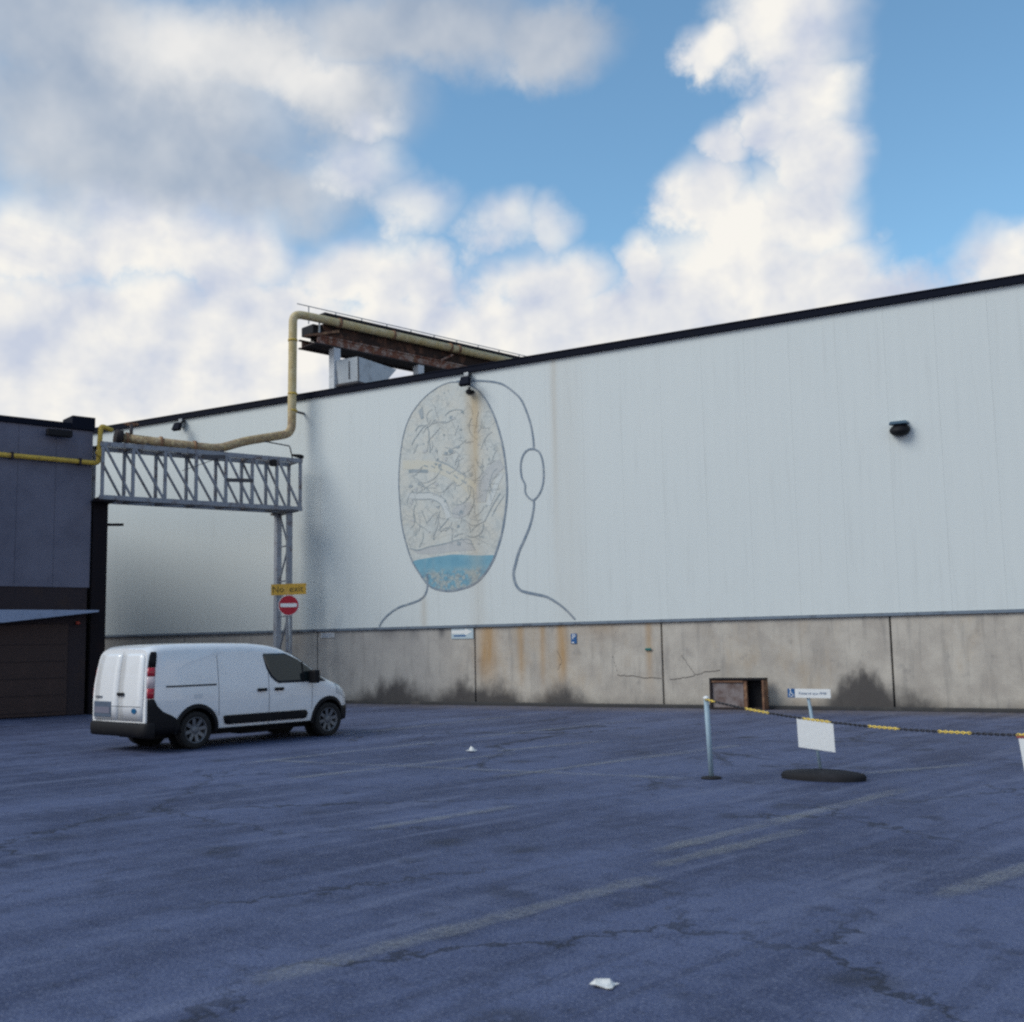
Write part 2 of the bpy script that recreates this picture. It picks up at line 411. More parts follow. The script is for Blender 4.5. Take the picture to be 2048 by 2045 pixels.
# ------------------------------------------------------------------ mural on the cladding
FACE = [(-18.06,9.46),(-18.52,9.33),(-18.98,9.07),(-19.39,8.67),(-19.66,8.14),(-19.8,7.51),(-19.87,6.74),(-19.84,6.01),(-19.76,5.28),(-19.59,4.68),(-19.39,4.2),(-19.09,3.77),(-18.79,3.45),(-18.39,3.31),(-17.95,3.28),(-17.37,3.39),(-16.99,3.6),(-16.65,3.98),(-16.41,4.45),(-16.23,5.0),(-16.1,5.71),(-16.07,6.24),(-16.12,6.93),(-16.23,7.55),(-16.43,8.19),(-16.66,8.67),(-16.89,8.99),(-17.13,9.21),(-17.42,9.36),(-17.71,9.44)]
HEAD = [(-17.75,9.46),(-17.37,9.43),(-16.98,9.38),(-16.55,9.3),(-16.17,9.17),(-15.85,8.94),(-15.57,8.66),(-15.4,8.31),(-15.27,7.93),(-15.19,7.52),(-15.17,7.16)]
EAR = [(-15.17,7.16),(-15.0,7.06),(-14.9,6.81),(-14.87,6.49),(-14.89,6.21),(-14.98,5.94),(-15.16,5.74),(-15.28,5.73),(-15.41,5.84),(-15.48,5.98),(-15.48,6.18),(-15.58,6.39),(-15.61,6.68),(-15.57,6.92),(-15.47,7.09),(-15.33,7.17)]
NECK = [(-15.2,5.72),(-15.22,5.45),(-15.34,5.02),(-15.53,4.63),(-15.72,4.29),(-15.84,3.94),(-15.91,3.67),(-15.85,3.39),(-15.72,3.22),(-15.52,3.14),(-15.16,3.06),(-14.85,2.98),(-14.51,2.79),(-14.25,2.59),(-14.0,2.34)]
SHOULDER = [(-18.86,3.82),(-18.85,3.55),(-18.89,3.31),(-18.99,3.15),(-19.2,3.03),(-19.55,2.94),(-19.91,2.85),(-20.23,2.69),(-20.49,2.49),(-20.64,2.3)]
def spline(p, closed=False, n=8):
    out = []; L = len(p); rng = range(L if closed else L-1)
    for i in rng:
        g4 = [p[(i+k) % L] if closed else p[max(0, min(L-1, i+k))] for k in (-1, 0, 1, 2)]
        for j in range(n):
            t_ = j/n
            out.append(tuple(.5*((2*g4[1][c])+(-g4[0][c]+g4[2][c])*t_+(2*g4[0][c]-5*g4[1][c]+4*g4[2][c]-g4[3][c])*t_**2+(-g4[0][c]+3*g4[1][c]-3*g4[2][c]+g4[3][c])*t_**3) for c in (0, 1)))
    if not closed: out.append(p[-1])
    return out
def ribbon(pts, wd, y, closed=False):
    L = len(pts); rows = [[], []]
    for i in range(L+(1 if closed else 0)):
        i %= L
        a = pts[(i-1) % L] if closed else pts[max(0, i-1)]; b_ = pts[(i+1) % L] if closed else pts[min(L-1, i+1)]
        dx, dz = b_[0]-a[0], b_[1]-a[1]; l = hypot(dx, dz) or 1; ww = wd(i/L) if callable(wd) else wd
        nx, nz = -dz/l*ww/2, dx/l*ww/2
        rows[0].append((pts[i][0]-nx, y, pts[i][1]-nz)); rows[1].append((pts[i][0]+nx, y, pts[i][1]+nz))
    return MB().grid(rows, False)
def paint(name, c, c2=None, sc=4.):
    def f(t, b):
        k = mixc(t, noise(t, pos(t), sc, 5, .65).ss(.35, .7), c, c2 or c)
        t.links.new(wall_stains(t, k), b.inputs['Base Color'])
    return mat(name, f, rough=.6, spec=.2)
def m_map(t, b):
    """faded line drawing of a town plan: thin grey street lines, pale blocks, scattered dark dabs"""
    P = pos(t); x, y, z = sep(t, P); Q = comb(t, x, 0., z)
    wob = noise(t, Q, 1.6, 3, .5); Qw = comb(t, x+(wob-.5)*.9, 0., z+(noise(t, Q, 1.3, 3, .5)-.5)*.9)
    e1 = voro(t, Qw, 1.9); e2 = voro(t, Qw, 4.6); e3 = voro(t, Qw, 9.5)
    line = (1.-e1.ss(.015, .04))*.22 + (1.-e2.ss(.03, .085))*.24*noise(t, Q, 2.1).ss(.40, .6) + (1.-e3.ss(.05, .14))*.22*noise(t, Q, 1.4).ss(.45, .62)
    tone = noise(t, Q, 1.9, 5, .6)
    c = mixc(t, tone.ss(.35, .65), (.57, .60, .58), (.60, .60, .55))
    c = mixc(t, noise(t, Q, 5., 4, .6).ss(.55, .75)*.4, c, (.46, .49, .49))
    c = mixc(t, line.clamp(), c, (.25, .29, .31))
    dab = voro(t, Qw, 3.3, 'F1').ss(.17, .1)*noise(t, Q, 3.1).ss(.5, .57)
    c = mixc(t, dab*.65, c, (.20, .27, .31))
    t.links.new(wall_stains(t, c), b.inputs['Base Color'])
MAPM = mat('mural_map_paint', m_map, rough=.65, spec=.2)
OUTL = paint('mural_line_paint', (.17, .225, .29), (.30, .34, .38), 7.)
def m_sea(t, b):
    P = pos(t); x, y, z = sep(t, P); Q = comb(t, x, 0., z)
    n = noise(t, Q, 7., 5, .65); low = 1.-z.ss(3.75, 4.02)
    f = (n + (noise(t, Q, 2.4, 2)-.5)*.6).ss(.44, .54)*low*.85
    c = mixc(t, noise(t, Q, 3., 5, .6).ss(.3, .7), (.15, .34, .45), (.21, .41, .50))
    c = mixc(t, f, c, (.42, .45, .42)); c = mixc(t, (1.-voro(t, Q, 8.).ss(.03, .09))*low*.5, c, (.12, .18, .24))
    t.links.new(wall_stains(t, c), b.inputs['Base Color'])
SEA = mat('mural_sea_paint', m_sea, rough=.65, spec=.2)
mural = thing('wall_mural', 'faded line mural of a head whose face holds a town map and blue sea', 'mural', (-17.3, -.04, 2.3))
MO = (-17.3, -.04, 2.3)
fc = spline(FACE, True, 5)
face = MB().add([(x, -.0435, z) for x, z in fc], [list(range(len(fc)))]).build('face_map', MAPM, mural, MO)
# sea: the part of the face under the shore line
shore = spline([(-19.41,4.14),(-19.29,4.23),(-18.78,4.28),(-18.33,4.31),(-17.94,4.33),(-17.36,4.28),(-16.98,4.25),(-16.54,4.24)], False, 4)
low = [q for q in fc if q[1] < 4.16]
MB().add([(x, -.0465, z) for x, z in low+shore[::-1]], [list(range(len(low)+len(shore)))]).build('sea', SEA, face, MO)
BY = [-.0467]
def band(name, pts, wd, m, y):
    BY[0] -= .00016; ribbon(spline(pts, False, 6), wd, BY[0]).build(name, m, face, MO)
ROAD = paint('mural_road_paint', (.60, .585, .50), (.585, .585, .525)); GREYB = paint('mural_grey_paint', (.46, .48, .485), (.52, .535, .53)); PALE = paint('mural_pale_paint', (.59, .62, .61)); DAB = paint('mural_dab_paint', (.27, .33, .36), (.37, .41, .43))
band('road_band', [(-19.72,7.16),(-19.26,7.11),(-18.8,7.04),(-18.3,6.89),(-17.9,6.69),(-17.47,6.4),(-17.13,6.08)], lambda u: .26+.12*u, ROAD, -.0465)
band('road_edge', [(-19.5,6.93),(-19.26,6.92),(-18.8,6.87)], .10, DAB, -.0475)
band('road_edge', [(-18.5,7.17),(-18.1,7.0),(-17.7,6.75),(-17.4,6.55)], .035, DAB, -.0475)
for i in range(7):
    u = i/6; cx, cz = -18.95+u*1.6, 7.06-.75*u**1.6
    band('road_dash', [(cx, cz), (cx+.08, cz-.03-.03*u), (cx+.15, cz-.06-.08*u)], .035, DAB, -.0495)
band('river', [(-19.55,6.2),(-19.06,6.14),(-18.66,6.11),(-18.31,5.93),(-18.16,5.67),(-18.07,5.41)], .17, PALE, -.0465)
for o in (.1, -.1): band('river_bank', [(-19.4,6.18+o),(-19.06,6.14+o),(-18.66,6.11+o),(-18.31+o*.7,5.93+o*.7),(-18.16+o,5.67)], .02, DAB, -.0485)
band('grey_quarter', [(-16.22,6.86),(-16.55,6.67),(-16.79,6.42),(-16.92,6.15),(-16.95,5.80)], lambda u: .30+.12*sin(pi*u), GREYB, -.0465)
band('pale_quarter', [(-16.25,6.58),(-16.42,6.27),(-16.57,5.96),(-16.72,5.68)], .16, PALE, -.048)
band('canal', [(-16.30,6.0),(-16.5,5.75),(-16.7,5.45),(-16.85,5.22)], .03, DAB, -.0485)
band('canal', [(-16.18,5.9),(-16.4,5.65),(-16.6,5.35)], .02, DAB, -.0485)
band('park', [(-17.28,5.78),(-17.6,5.6),(-17.95,5.55)], lambda u: .1+.3*sin(pi*u), GREYB, -.0465)
hill = spline([(-19.49,4.61),(-19.18,4.53),(-18.78,4.61),(-18.43,4.64),(-18.08,4.69),(-17.74,4.75),(-17.37,4.74),(-17.28,4.58),(-17.16,4.41)], False, 5)
ribbon(hill, .03, -.0503).build('hill_line', DAB, face, MO)
MB().add([(x, -.0462, z) for x, z in hill+[(-17.9,4.42),(-18.6,4.38),(-19.2,4.42)]], [list(range(len(hill)+3))]).build('hill', GREYB, face, MO)
STREET = paint('mural_street_paint', (.40, .44, .45), (.50, .52, .51)); random.seed(33)
for i in range(110):      # fine faint street lines
    a = random.uniform(0, 2*pi); r = sqrt(random.random())*.84
    cx, cz = -17.97+1.78*r*cos(a), 6.5+2.7*r*sin(a)
    if cz < 4.75: continue
    th = random.uniform(0, 2*pi); q = [(cx, cz)]; cv = random.uniform(-.5, .5)
    for j in range(random.randint(2, 5)):
        cx += .16*cos(th); cz += .16*sin(th); th += cv+random.uniform(-.25, .25)
        if ((cx+17.97)/1.8)**2+((cz-6.4)/2.85)**2 < .92: q.append((cx, cz))
    if len(q) > 1: ribbon(spline(q, False, 3), random.uniform(.012, .026), -.0522-.000001*i).build('street_line', STREET if i % 4 else DAB, face, MO)
random.seed(21)
for i in range(46):
    a = random.uniform(0, 2*pi); r = sqrt(random.random())*.86
    cx, cz = -17.97+1.8*r*cos(a), 6.45+2.7*r*sin(a)
    if cz < 4.6: continue
    s_ = random.uniform(.03, .085); th = random.uniform(0, pi)
    k = random.choice((3, 4, 4, 5))
    poly = [(cx+s_*cos(th+2*pi*j/k)*random.uniform(.6, 1.5), cz+s_*sin(th+2*pi*j/k)*random.uniform(.5, 1.2)) for j in range(k)]
    MB().add([(x, -.0504-.00003*i, z) for x, z in poly], [list(range(k))]).build('map_dab', random.choice((DAB, DAB, GREYB)), face, MO)
MB().add([(x, -.0519, z) for x, z in ((-19.02,8.47),(-19.12,8.72),(-18.98,8.86),(-18.93,8.5))], [(0, 1, 2, 3)]).build('map_dab', DAB, face, MO)
ribbon(fc, lambda u: .026+.034*(.5-.5*cos(2*pi*(u-.1))), -.0524, True).build('face_outline', OUTL, mural, MO)
ribbon(spline(HEAD), .052, -.0535).build('head_outline', OUTL, mural, MO)
ribbon(spline(EAR, True), .048, -.055, True).build('ear_outline', OUTL, mural, MO)
ribbon(spline(NECK), lambda u: .05+.03*sin(pi*u), -.0535).build('neck_outline', OUTL, mural, MO)
ribbon(spline(SHOULDER), .052, -.0535).build('shoulder_outline', OUTL, mural, MO)

# ------------------------------------------------------------------ things fixed to the hall
GREYM = grimy('galvanised_steel', (.32, .34, .36), (.18, .17, .16), .45, .5, scale=5.)
GLASSD = mat('lamp_glass', base=(.10, .12, .14), rough=.15, spec=.6)
WHITEP = grimy('white_sign_face', (.78, .79, .78), (.6, .6, .58), .45, scale=6., lo=.6, hi=.85)
BLUES = mat('blue_sign_face', base=(.015, .10, .28), rough=.4)
BLACKT = mat('black_lettering', base=(.02, .02, .02), rough=.6)
GREYT = mat('grey_lettering', base=(.16, .22, .33), rough=.6)
def floodlight(px, zt, label):
    o = (px, 0, zt); t_ = thing('floodlight', label, 'floodlight', o, group='floodlights under the roof edge')
    MB().box((px-.16, -.215, zt-.30), (px+.0, -.045, zt-.005)).build('wall_box', GREYM, t_, o, .01)
    MB().beam((px+.03, -.12, zt-.05), (px+.03, -.42, zt-.28), .05, .05).build('bracket_arm', BLACKM, t_, o)
    h = MB(); h.prism([(-.17, -.13), (.17, -.13), (.13, .13), (-.13, .13)], (px+.05, -.40, zt-.36), (1, 0, 0), (0, .35, .94), (0, -.94, .35), .14)
    hd = h.build('lamp_head', DARKBLUE, t_, o, .012)
    MB().prism([(-.14, -.10), (.14, -.10), (.11, .10), (-.11, .10)], V3((px+.05, -.40, zt-.36))-V3((0, -.94, .35))*.004, (1, 0, 0), (0, .35, .94), (0, .94, -.35), .006).build('glass', GLASSD, hd, o)
    return t_
floodlight(-28.95, 9.645, 'small dark floodlight under the roof edge above the steel truss gantry')
floodlight(-17.22, 9.645, 'small floodlight bracketed under the roof edge above the mural face')
# dark knob at the top of the rust streak
kn = thing('vent_outlet', 'small black outlet at the top of the rust streak on the mural', 'outlet', (-17.24, -.04, 9.08))
ko = (-17.24, -.04, 9.08)
MB().cyl((-17.24, -.05, 9.08), (-17.24, -.22, 9.05), .075, 10).build('spout', BLACKM, kn, ko)
MB().box((-17.37, -.09, 9.02), (-17.11, -.056, 9.10)).build('wall_plate', BLACKM, kn, ko, .01)
MB().cyl((-17.24, -.14, 9.06), (-17.24, -.14, 9.2), .035, 8).build('vent_pipe', BLACKM, kn, ko)
# bulkhead lamp on the right part of the wall
wl = thing('wall_lamp', 'dark rounded wall lamp alone on the blank cladding', 'lamp', (-5.2, -.04, 6.6)); wo = (-5.2, -.04, 6.6)
MB().cbox((-5.16, -.075, 6.64), (.30, .06, .30)).build('back_plate', GREYM, wl, wo, .015)
rows = []
for i in range(9):
    a = pi/2*i/8
    rows.append([(-5.2+.24*cos(2*pi*k/20)*cos(a)*1.0, -.11-.22*sin(a), 6.575+.15*sin(2*pi*k/20)*cos(a)-.04*sin(a)) for k in range(21)])
MB().grid(rows).build('lamp_housing', BLACKM, wl, wo)
MB().prism([(-.22, 0), (.22, 0), (.18, .07), (-.18, .07)], (-5.2, -.09, 6.70), (1, 0, 0), (0, -.3, .95), (0, -1, 0), .2).build('hood', mat('lamp_hood_paint', base=(.12, .2, .27), rough=.45), wl, wo, .01)

# small signs on the concrete
def wallsign(name, label, x0, x1, z0, z1, m):
    o = ((x0+x1)/2, 0, (z0+z1)/2); t_ = thing(name, label, 'sign', o)
    MB().box((x0, -.022, z0), (x1, -.004, z1)).build('panel', m, t_, o, .003); return t_, o
s1, o1 = wallsign('wall_sign', 'small off white sign high on the concrete beside the no entry post', -22.93, -22.38, 2.0, 2.16, grimy('dull_sign_face', (.5, .52, .54), (.38, .4, .42), .5))
for k_ in (0, 1): MB().box((-22.86, -.0245, 2.095-.06*k_), (-22.48+.04*k_, -.0228, 2.115-.06*k_)).build('text_line', GREYT, s1, o1)
s2, o2 = wallsign('arrow_sign', 'white arrow sign just under the flashing beside a panel joint', -18.05, -17.30, 1.88, 2.185, grimy('arrow_sign_face', (.46, .55, .60), (.38, .47, .52), .45))
MB().prism([(-.36, -.035), (.10, -.035), (.10, -.085), (.34, .02), (.10, .115), (.10, .065), (-.36, .065)], (-17.675, -.0235, 2.06), (1, 0, 0), (0, 0, 1), (0, -1, 0), .002).build('arrow', WHITEP, s2, o2)
MB().box((-17.96, -.0255, 1.945), (-17.55, -.0235, 1.985)).build('text_line', BLUES, s2, o2)
s3, o3 = wallsign('parking_sign', 'small blue parking sign with a white letter on the concrete', -14.15, -13.98, 1.685, 1.955, BLUES)
text('letter', 'P', .2, WHITEP, s3, (-14.065-o3[0], -.0245, 1.86-o3[2]), (pi/2, 0, 0))
MB().box((-14.12, -.0245, 1.70), (-14.06, -.0228, 1.73)).build('text_line', WHITEP, s3, o3)
gb = thing('cable_box', 'tiny green box on the concrete beside the last rust streak', 'box', (-11.88, 0, 1.5))
MB().box((-11.96, -.05, 1.475), (-11.80, -.003, 1.535)).build('case', mat('green_plastic', base=(.01, .14, .13), rough=.5), gb, (-11.88, 0, 1.5), .008)
MB().box((-11.80, -.03, 1.49), (-11.76, -.012, 1.51)).build('cable_gland', GREYM, gb, (-11.88, 0, 1.5), .004)

# open steel box at the foot of the wall
RUSTY = grimy('rusty_steel', (.16, .085, .055), (.34, .20, .12), .8, .2, scale=5., lo=.4, hi=.65)
RUSTDK = grimy('dark_rusty_steel', (.035, .028, .03), (.12, .07, .05), .8, .2, scale=5.)
bxo = (-9.35, -.35, 0)
sb = thing('steel_box', 'open fronted rusty steel box standing against the concrete wall', 'box', bxo)
xa, xb, ya, yb, zt = -10.05, -8.66, -.52, -.17, .77
MB().box((xa, ya, zt-.05), (xb, yb, zt)).build('lid', BLACKM, sb, bxo, .008)
MB().box((xa, ya, 0), (xa+.05, yb, zt-.052)).build('side_panel', RUSTDK, sb, bxo, .006)
MB().box((xb-.05, ya, 0), (xb, yb, zt-.052)).build('side_panel', RUSTY, sb, bxo, .006)
MB().box((xa+.052, yb-.04, 0), (xb-.052, yb, zt-.052)).build('back_panel', BLACKM, sb, bxo)
MB().box((xa+.052, ya+.06, .05), (xa+.86, ya+.09, zt-.11)).build('door', grimy('stained_door', (.22, .19, .19), (.11, .07, .06), .8, scale=4., lo=.4, hi=.7), sb, bxo, .006)
MB().box((xa+.868, ya+.04, 0), (xa+.95, ya+.14, zt-.055)).build('upright', RUSTY, sb, bxo, .01)
MB().box((xa+.052, ya+.02, zt-.105), (xa+.866, ya+.10, zt-.055)).build('rail', RUSTY, sb, bxo, .006)
MB().box((xa+.052, ya, .0), (xb-.052, yb-.042, .045)).build('floor_plate', RUSTDK, sb, bxo)

# ------------------------------------------------------------------ building on the left
C0 = V3((-25.85, -6.4, 0)); FD = V3((.33, .944, 0)).normalized(); FN = V3((FD.y, -FD.x, 0))
LO = tuple(C0)
lb = thing('side_building', 'dim grey clad building with a dark lower storey and a canopy', 'building', LO)
def F3(a, off, z): return C0 + FD*a + FN*off + V3((0, 0, z))
def fbox(mb, a0, a1, o0, o1, z0, z1):
    vs = [F3(a, o, z) for z in (z0, z1) for a, o in ((a0, o0), (a1, o0), (a1, o1), (a0, o1))]
    return mb.add(vs, [(0,3,2,1),(4,5,6,7),(0,1,5,4),(1,2,6,5),(2,3,7,6),(3,0,4,7)])
LCL = grimy('grey_cladding', (.135, .138, .19), (.11, .112, .155), .6, scale=.8, lo=.4, hi=.7, vary=.06)
LDK = grimy('shade_dark_brown', (.030, .022, .026), (.05, .035, .032), .8, scale=1.2)  # the lower storey's shade is put into this dark brown; clamps share it
fbox(MB(), -15.9, -.06, -10, -.10, 0, 7.9).build('inner_wall', LDK, lb, LO)
for i in range(16):
    a1 = -.004-i*1.0
    fbox(MB(), a1-.992, a1, -.10, 0, 3.48, 7.88).build('cladding_panel', LCL, lb, LO)
for i in range(5):
    a1 = -.05-i*3.2
    fbox(MB(), a1-3.16, a1, -.10, -.03, .02, 3.478).build('wall_panel', LDK, lb, LO)
fbox(MB(), -16, -.08, -10.1, .07, 7.885, 8.05).build('roof_edge', DARKBLUE, lb, LO, .01)
fbox(MB(), -.62, .02, -.7, .10, 7.89, 8.26).build('roof_corner_box', DARKBLUE, lb, LO, .01)
# loading canopy: underside slopes
cn = MB(); pr = []
for a in (-15, -9, -2.4, .08):
    th = .05 + (.08-a)*.115 if a > -3 else .33
    pr.append([F3(a, .02, 2.84), F3(a, .55, 2.84), F3(a, .55, 2.84-th), F3(a, .02, 2.84-th)])
vs = [q for r_ in pr for q in r_]
fs = [(0, 1, 2, 3), (12, 15, 14, 13)] + [(4*i+j, 4*i+(j+1) % 4, 4*i+4+(j+1) % 4, 4*i+4+j) for i in range(3) for j in range(4)]
cn.add(vs, fs).build('canopy', grimy('canopy_paint', (.26, .32, .45), (.2, .24, .33), .5, scale=2.), lb, LO)
for i in range(4):
    a1 = -.55-i*3.6
    d_ = fbox(MB(), a1-2.6, a1, -.026, .015, .03, 2.46).build('loading_door', grimy('shade_dark_door', (.045, .028, .026), (.07, .045, .04), .7, scale=2.), lb, LO, .01)  # door colour darkened to carry the shade under the canopy
    for j in range(5): fbox(MB(), a1-2.55, a1-.05, .017, .03, .45*j+.12, .45*j+.14).build('door_rib', LDK, d_, LO)
lamp = thing('canopy_lamp', 'tiny dim red lamp under the canopy of the side building', 'lamp', tuple(F3(-.33, 0, 2.5)))
fbox(MB(), -.39, -.27, .016, .06, 2.47, 2.51).build('base_plate', BLACKM, lamp, tuple(F3(-.33, 0, 2.5)))
MB().tube([F3(-.33, .062, 2.49), F3(-.33, .10, 2.50), F3(-.33, .15, 2.50), F3(-.33, .175, 2.50)], [.045, .055, .05, .02], 12).build('red_lens', mat('red_lens', base=(.35, .05, .03), rough=.3), lamp, tuple(F3(-.33, 0, 2.5)))
hl = thing('floodlight', 'wide dark floodlight under the roof edge of the side building', 'floodlight', tuple(F3(-1.0, 0, 7.7)))
ho = tuple(F3(-1.0, 0, 7.7))
fbox(MB(), -1.34, -.68, .12, .34, 7.6, 7.78).build('lamp_head', BLACKM, hl, ho, .02)
fbox(MB(), -1.06, -.96, .004, .13, 7.66, 7.73).build('bracket_arm', BLACKM, hl, ho)
YEL = grimy('yellow_pipe_paint', (.52, .36, .06), (.30, .18, .05), .5, scale=6.)
yp = thing('yellow_gas_pipe', 'thin yellow pipe running along the side building and rising at its corner', 'pipe', tuple(F3(0, .1, 6.97)))
yo = tuple(F3(0, .1, 6.97))
MB().tube([F3(-15.5, .12, 6.97), F3(.12, .12, 6.97), F3(.16, .14, 8.05), F3(.5, .1, 7.95)], .07, 10, .12).build('pipe_run', YEL, yp, yo)
for a in (-.4, -2.2, -4.2, -6.2): fbox(MB(), a-.03, a+.03, -.002, .20, 6.88, 7.06).build('pipe_clamp', LDK, yp, yo)
MB().tube([F3(.12, .16, 7.25), F3(.12, .3, 7.25)], .11, 12).build('valve', YEL, yp, yo)

# ------------------------------------------------------------------ steel truss gantry
GB = V3((-23.6, -1.0, 0)); GD = V3((2.3, 5.2, 0)).normalized(); GN = V3((GD.y, -GD.x, 0))
TRUSS = grimy('weathered_truss_paint', (.25, .27, .31), (.13, .09, .08), .55, .2, scale=4., lo=.5, hi=.72)
TRDK = grimy('dark_truss_steel', (.075, .075, .085), (.12, .075, .055), .6, .2, scale=4.)
BLCOL = grimy('black_column_paint', (.010, .008, .011), (.02, .014, .015), .8, spec=.15)
gt = thing('truss_gantry', 'grey steel lattice gantry bridging from the side building to its laced pillar', 'gantry', tuple(GB)); GO = tuple(GB)
def G3(a, o, z): return GB + GD*a + GN*o + V3((0, 0, z))
ZB, ZT = 5.99, 7.50
A0, A1 = -5.72, .42
for o in (-.42, .42):
    m_ = TRUSS if o > 0 else TRDK
    MB().beam(G3(A0, o, ZB), G3(A1, o, ZB), .10, .13).build('bottom_chord', TRUSS, gt, GO, .006)
    MB().beam(G3(A0, o, ZT), G3(A1, o, ZT), .10, .13).build('top_chord', TRUSS, gt, GO, .006)
nodes = [-5.65, -4.80, -3.88, -2.96, -2.05, -1.22, -.42, .36]
for o in (-.42, .42):
    for a in nodes: MB().beam(G3(a, o, ZB+.067), G3(a, o, ZT-.067), .085, .085, GD).build('post', TRUSS, gt, GO, .004)
    for a, b_ in zip(nodes, nodes[1:]):
        MB().beam(G3(a+.05, o*1.06, ZT-.07), G3(b_-.05, o*1.06, ZB+.07), .07, .055, GD).build('diagonal', TRUSS, gt, GO)
for i, a in enumerate(nodes):
    for z in (ZB, ZT): MB().beam(G3(a, -.365, z), G3(a, .365, z), .07, .07).build('cross_member', TRDK, gt, GO)
    if i < len(nodes)-1: MB().beam(G3(a, -.36, ZB-.02), G3(nodes[i+1], .36, ZB-.02), .05, .04).build('wind_brace', TRDK, gt, GO)
# stray brackets and a small lever inside the truss
MB().beam(G3(-2.05, .47, 6.72), G3(-1.22, .47, 6.76), .04, .11).build('cross_bracket', TRDK, gt, GO)
MB().beam(G3(-2.85, .47, 7.36), G3(-2.1, .47, 7.42), .05, .10).build('cross_bracket', TRDK, gt, GO)
MB().beam(G3(-3.4, .475, 6.9), G3(-2.3, .475, 7.36), .02, .02).build('tie_rod', TRDK, gt, GO)
MB().cbox(G3(-.55, .44, 7.36), (.16, .16, .2)).build('junction_box', BLACKM, gt, GO, .01)
# saddle plates carrying the pipe
for a in (-4.4, -3.2, -2.2): MB().beam(G3(a, -.48, ZT+.09), G3(a, .48, ZT+.09), .12, .05).build('pipe_saddle', TRDK, gt, GO)
# laced pillar on the right, solid black column on the left
for o in (-.42, .42):
    MB().beam(G3(0, o, 0), G3(0, o, ZB-.067), .24 if o < 0 else .14, .16, GD).build('leg', grimy('pillar_paint', (.33, .35, .39), (.2, .17, .17), .5, scale=3.) if o < 0 else TRUSS, gt, GO, .006)
for i in range(5):
    z0, z1 = .5+i*1.08, .5+(i+1)*1.08
    MB().beam(G3(0, -.31, z0 if i % 2 else z1), G3(0, .36, z1 if i % 2 else z0), .045, .045, GD).build('lacing_bar', TRUSS, gt, GO)
    MB().beam(G3(0, -.31, z1+.02), G3(0, .36, z1+.02), .04, .04).build('lacing_bar', TRUSS, gt, GO)
MB().beam(G3(0, -.62, ZB-.10), G3(0, .72, ZB-.10), .34, .06).build('cap_plate', TRDK, gt, GO)
for o in (-.42, .42): MB().cbox(G3(0, o, .012), (.42, .42, .024)).build('foot_plate', TRDK, gt, GO)
MB().beam(G3(-5.60, -.1, 0), G3(-5.60, -.1, ZB-.075), .56, .40, GD).build('column', BLCOL, gt, GO, .01)
MB().beam(G3(-5.60, -.55, ZB-.105), G3(-5.60, .62, ZB-.105), .55, .055).build('cap_plate', BLCOL, gt, GO)
MB().beam(G3(-5.38, .1, 5.26), G3(-4.95, .1, 5.28), .09, .07).build('stub_bracket', BLCOL, gt, GO)
# small cable arm at the right end
ca = thing('bent_conduit', 'thin bent conduit with a small fitting above the gantry pillar', 'conduit', tuple(G3(-.9, 0, 7.57))); cao = tuple(G3(-.9, 0, 7.57))
MB().tube([G3(-1.0, 0, 8.12), G3(.15, .1, 8.0), G3(.25, .1, 7.6), G3(.28, .1, 7.57)], .02, 8, .05).build('conduit', TRDK, ca, cao)
MB().tube([G3(.2, .12, 7.72), G3(.42, .3, 7.66), G3(.5, .36, 7.64)], [.03, .07, .05], 10).build('fitting', BLACKM, ca, cao)

# ------------------------------------------------------------------ the long pipe and the bridge on the roof
def m_pipe(t, b):
    P = pos(t); x, y, z = sep(t, P)
    n = noise(t, P, 3.2, 6, .65); n2 = noise(t, P, 11., 5, .65)
    c = mixc(t, n.ss(.35, .65), (.48, .37, .17), (.58, .49, .30))
    c = mixc(t, (n2 + (n-.5)*.5).ss(.56, .72)*.85, c, (.22, .10, .045))
    low = 1.-z.ss(8.7, 9.6)
    c = mixc(t, low*n2.ss(.3, .55)*.75, c, (.25, .165, .105))
    t.links.new(c, b.inputs['Base Color']); bump(t, b, n2, .25, .006)
PIPEM = mat('rust_stained_cream_pipe', m_pipe, rough=.6, spec=.3)
BD = V3((.27, .963, 0)).normalized(); BN = V3((BD.y, -BD.x, 0)); B0 = V3((-23.1, -.75, 0))
def R3(a, o, z): return B0 + BD*a + BN*o + V3((0, 0, z))
pt = [G3(-5.05, .0, 7.80), G3(-2.15, .0, 7.72), G3(-1.35, .05, 8.02), V3((-23.62, -.62, 8.46)), V3((-23.62, -.58, 12.38)), R3(.6, -.44, 12.37), R3(13, -.44, 12.37)]
pp = thing('process_pipe', 'long cream rust streaked pipe lying on the gantry and climbing to the roof', 'pipe', tuple(G3(-2.15, 0, 7.6))); ppo = tuple(G3(-2.15, 0, 7.6))
MB().tube(pt, .135, 16, .32).build('pipe_run', PIPEM, pp, ppo)
for a, b_ in ((pt[0], pt[1]),):
    for u in (.06, .4, .75):
        q = a.lerp(b_, u); d = (b_-a).normalized()
        MB().cyl(q-d*.035, q+d*.035, .175, 16).build('flange', RUSTY, pp, ppo)
MB().cyl(G3(-5.2, 0, 7.82), G3(-5.02, 0, 7.80), .22, 18).build('end_flange', RUSTDK, pp, ppo)
MB().cyl(G3(-4.75, 0, 7.9), G3(-4.75, 0, 8.22), .05, 10).build('valve_stem', TRDK, pp, ppo)
vw = MB(); vw.tube([G3(-4.75, 0, 8.22)+V3((.19*cos(k*pi/8), .19*sin(k*pi/8), 0)) for k in range(17)], .022, 8)
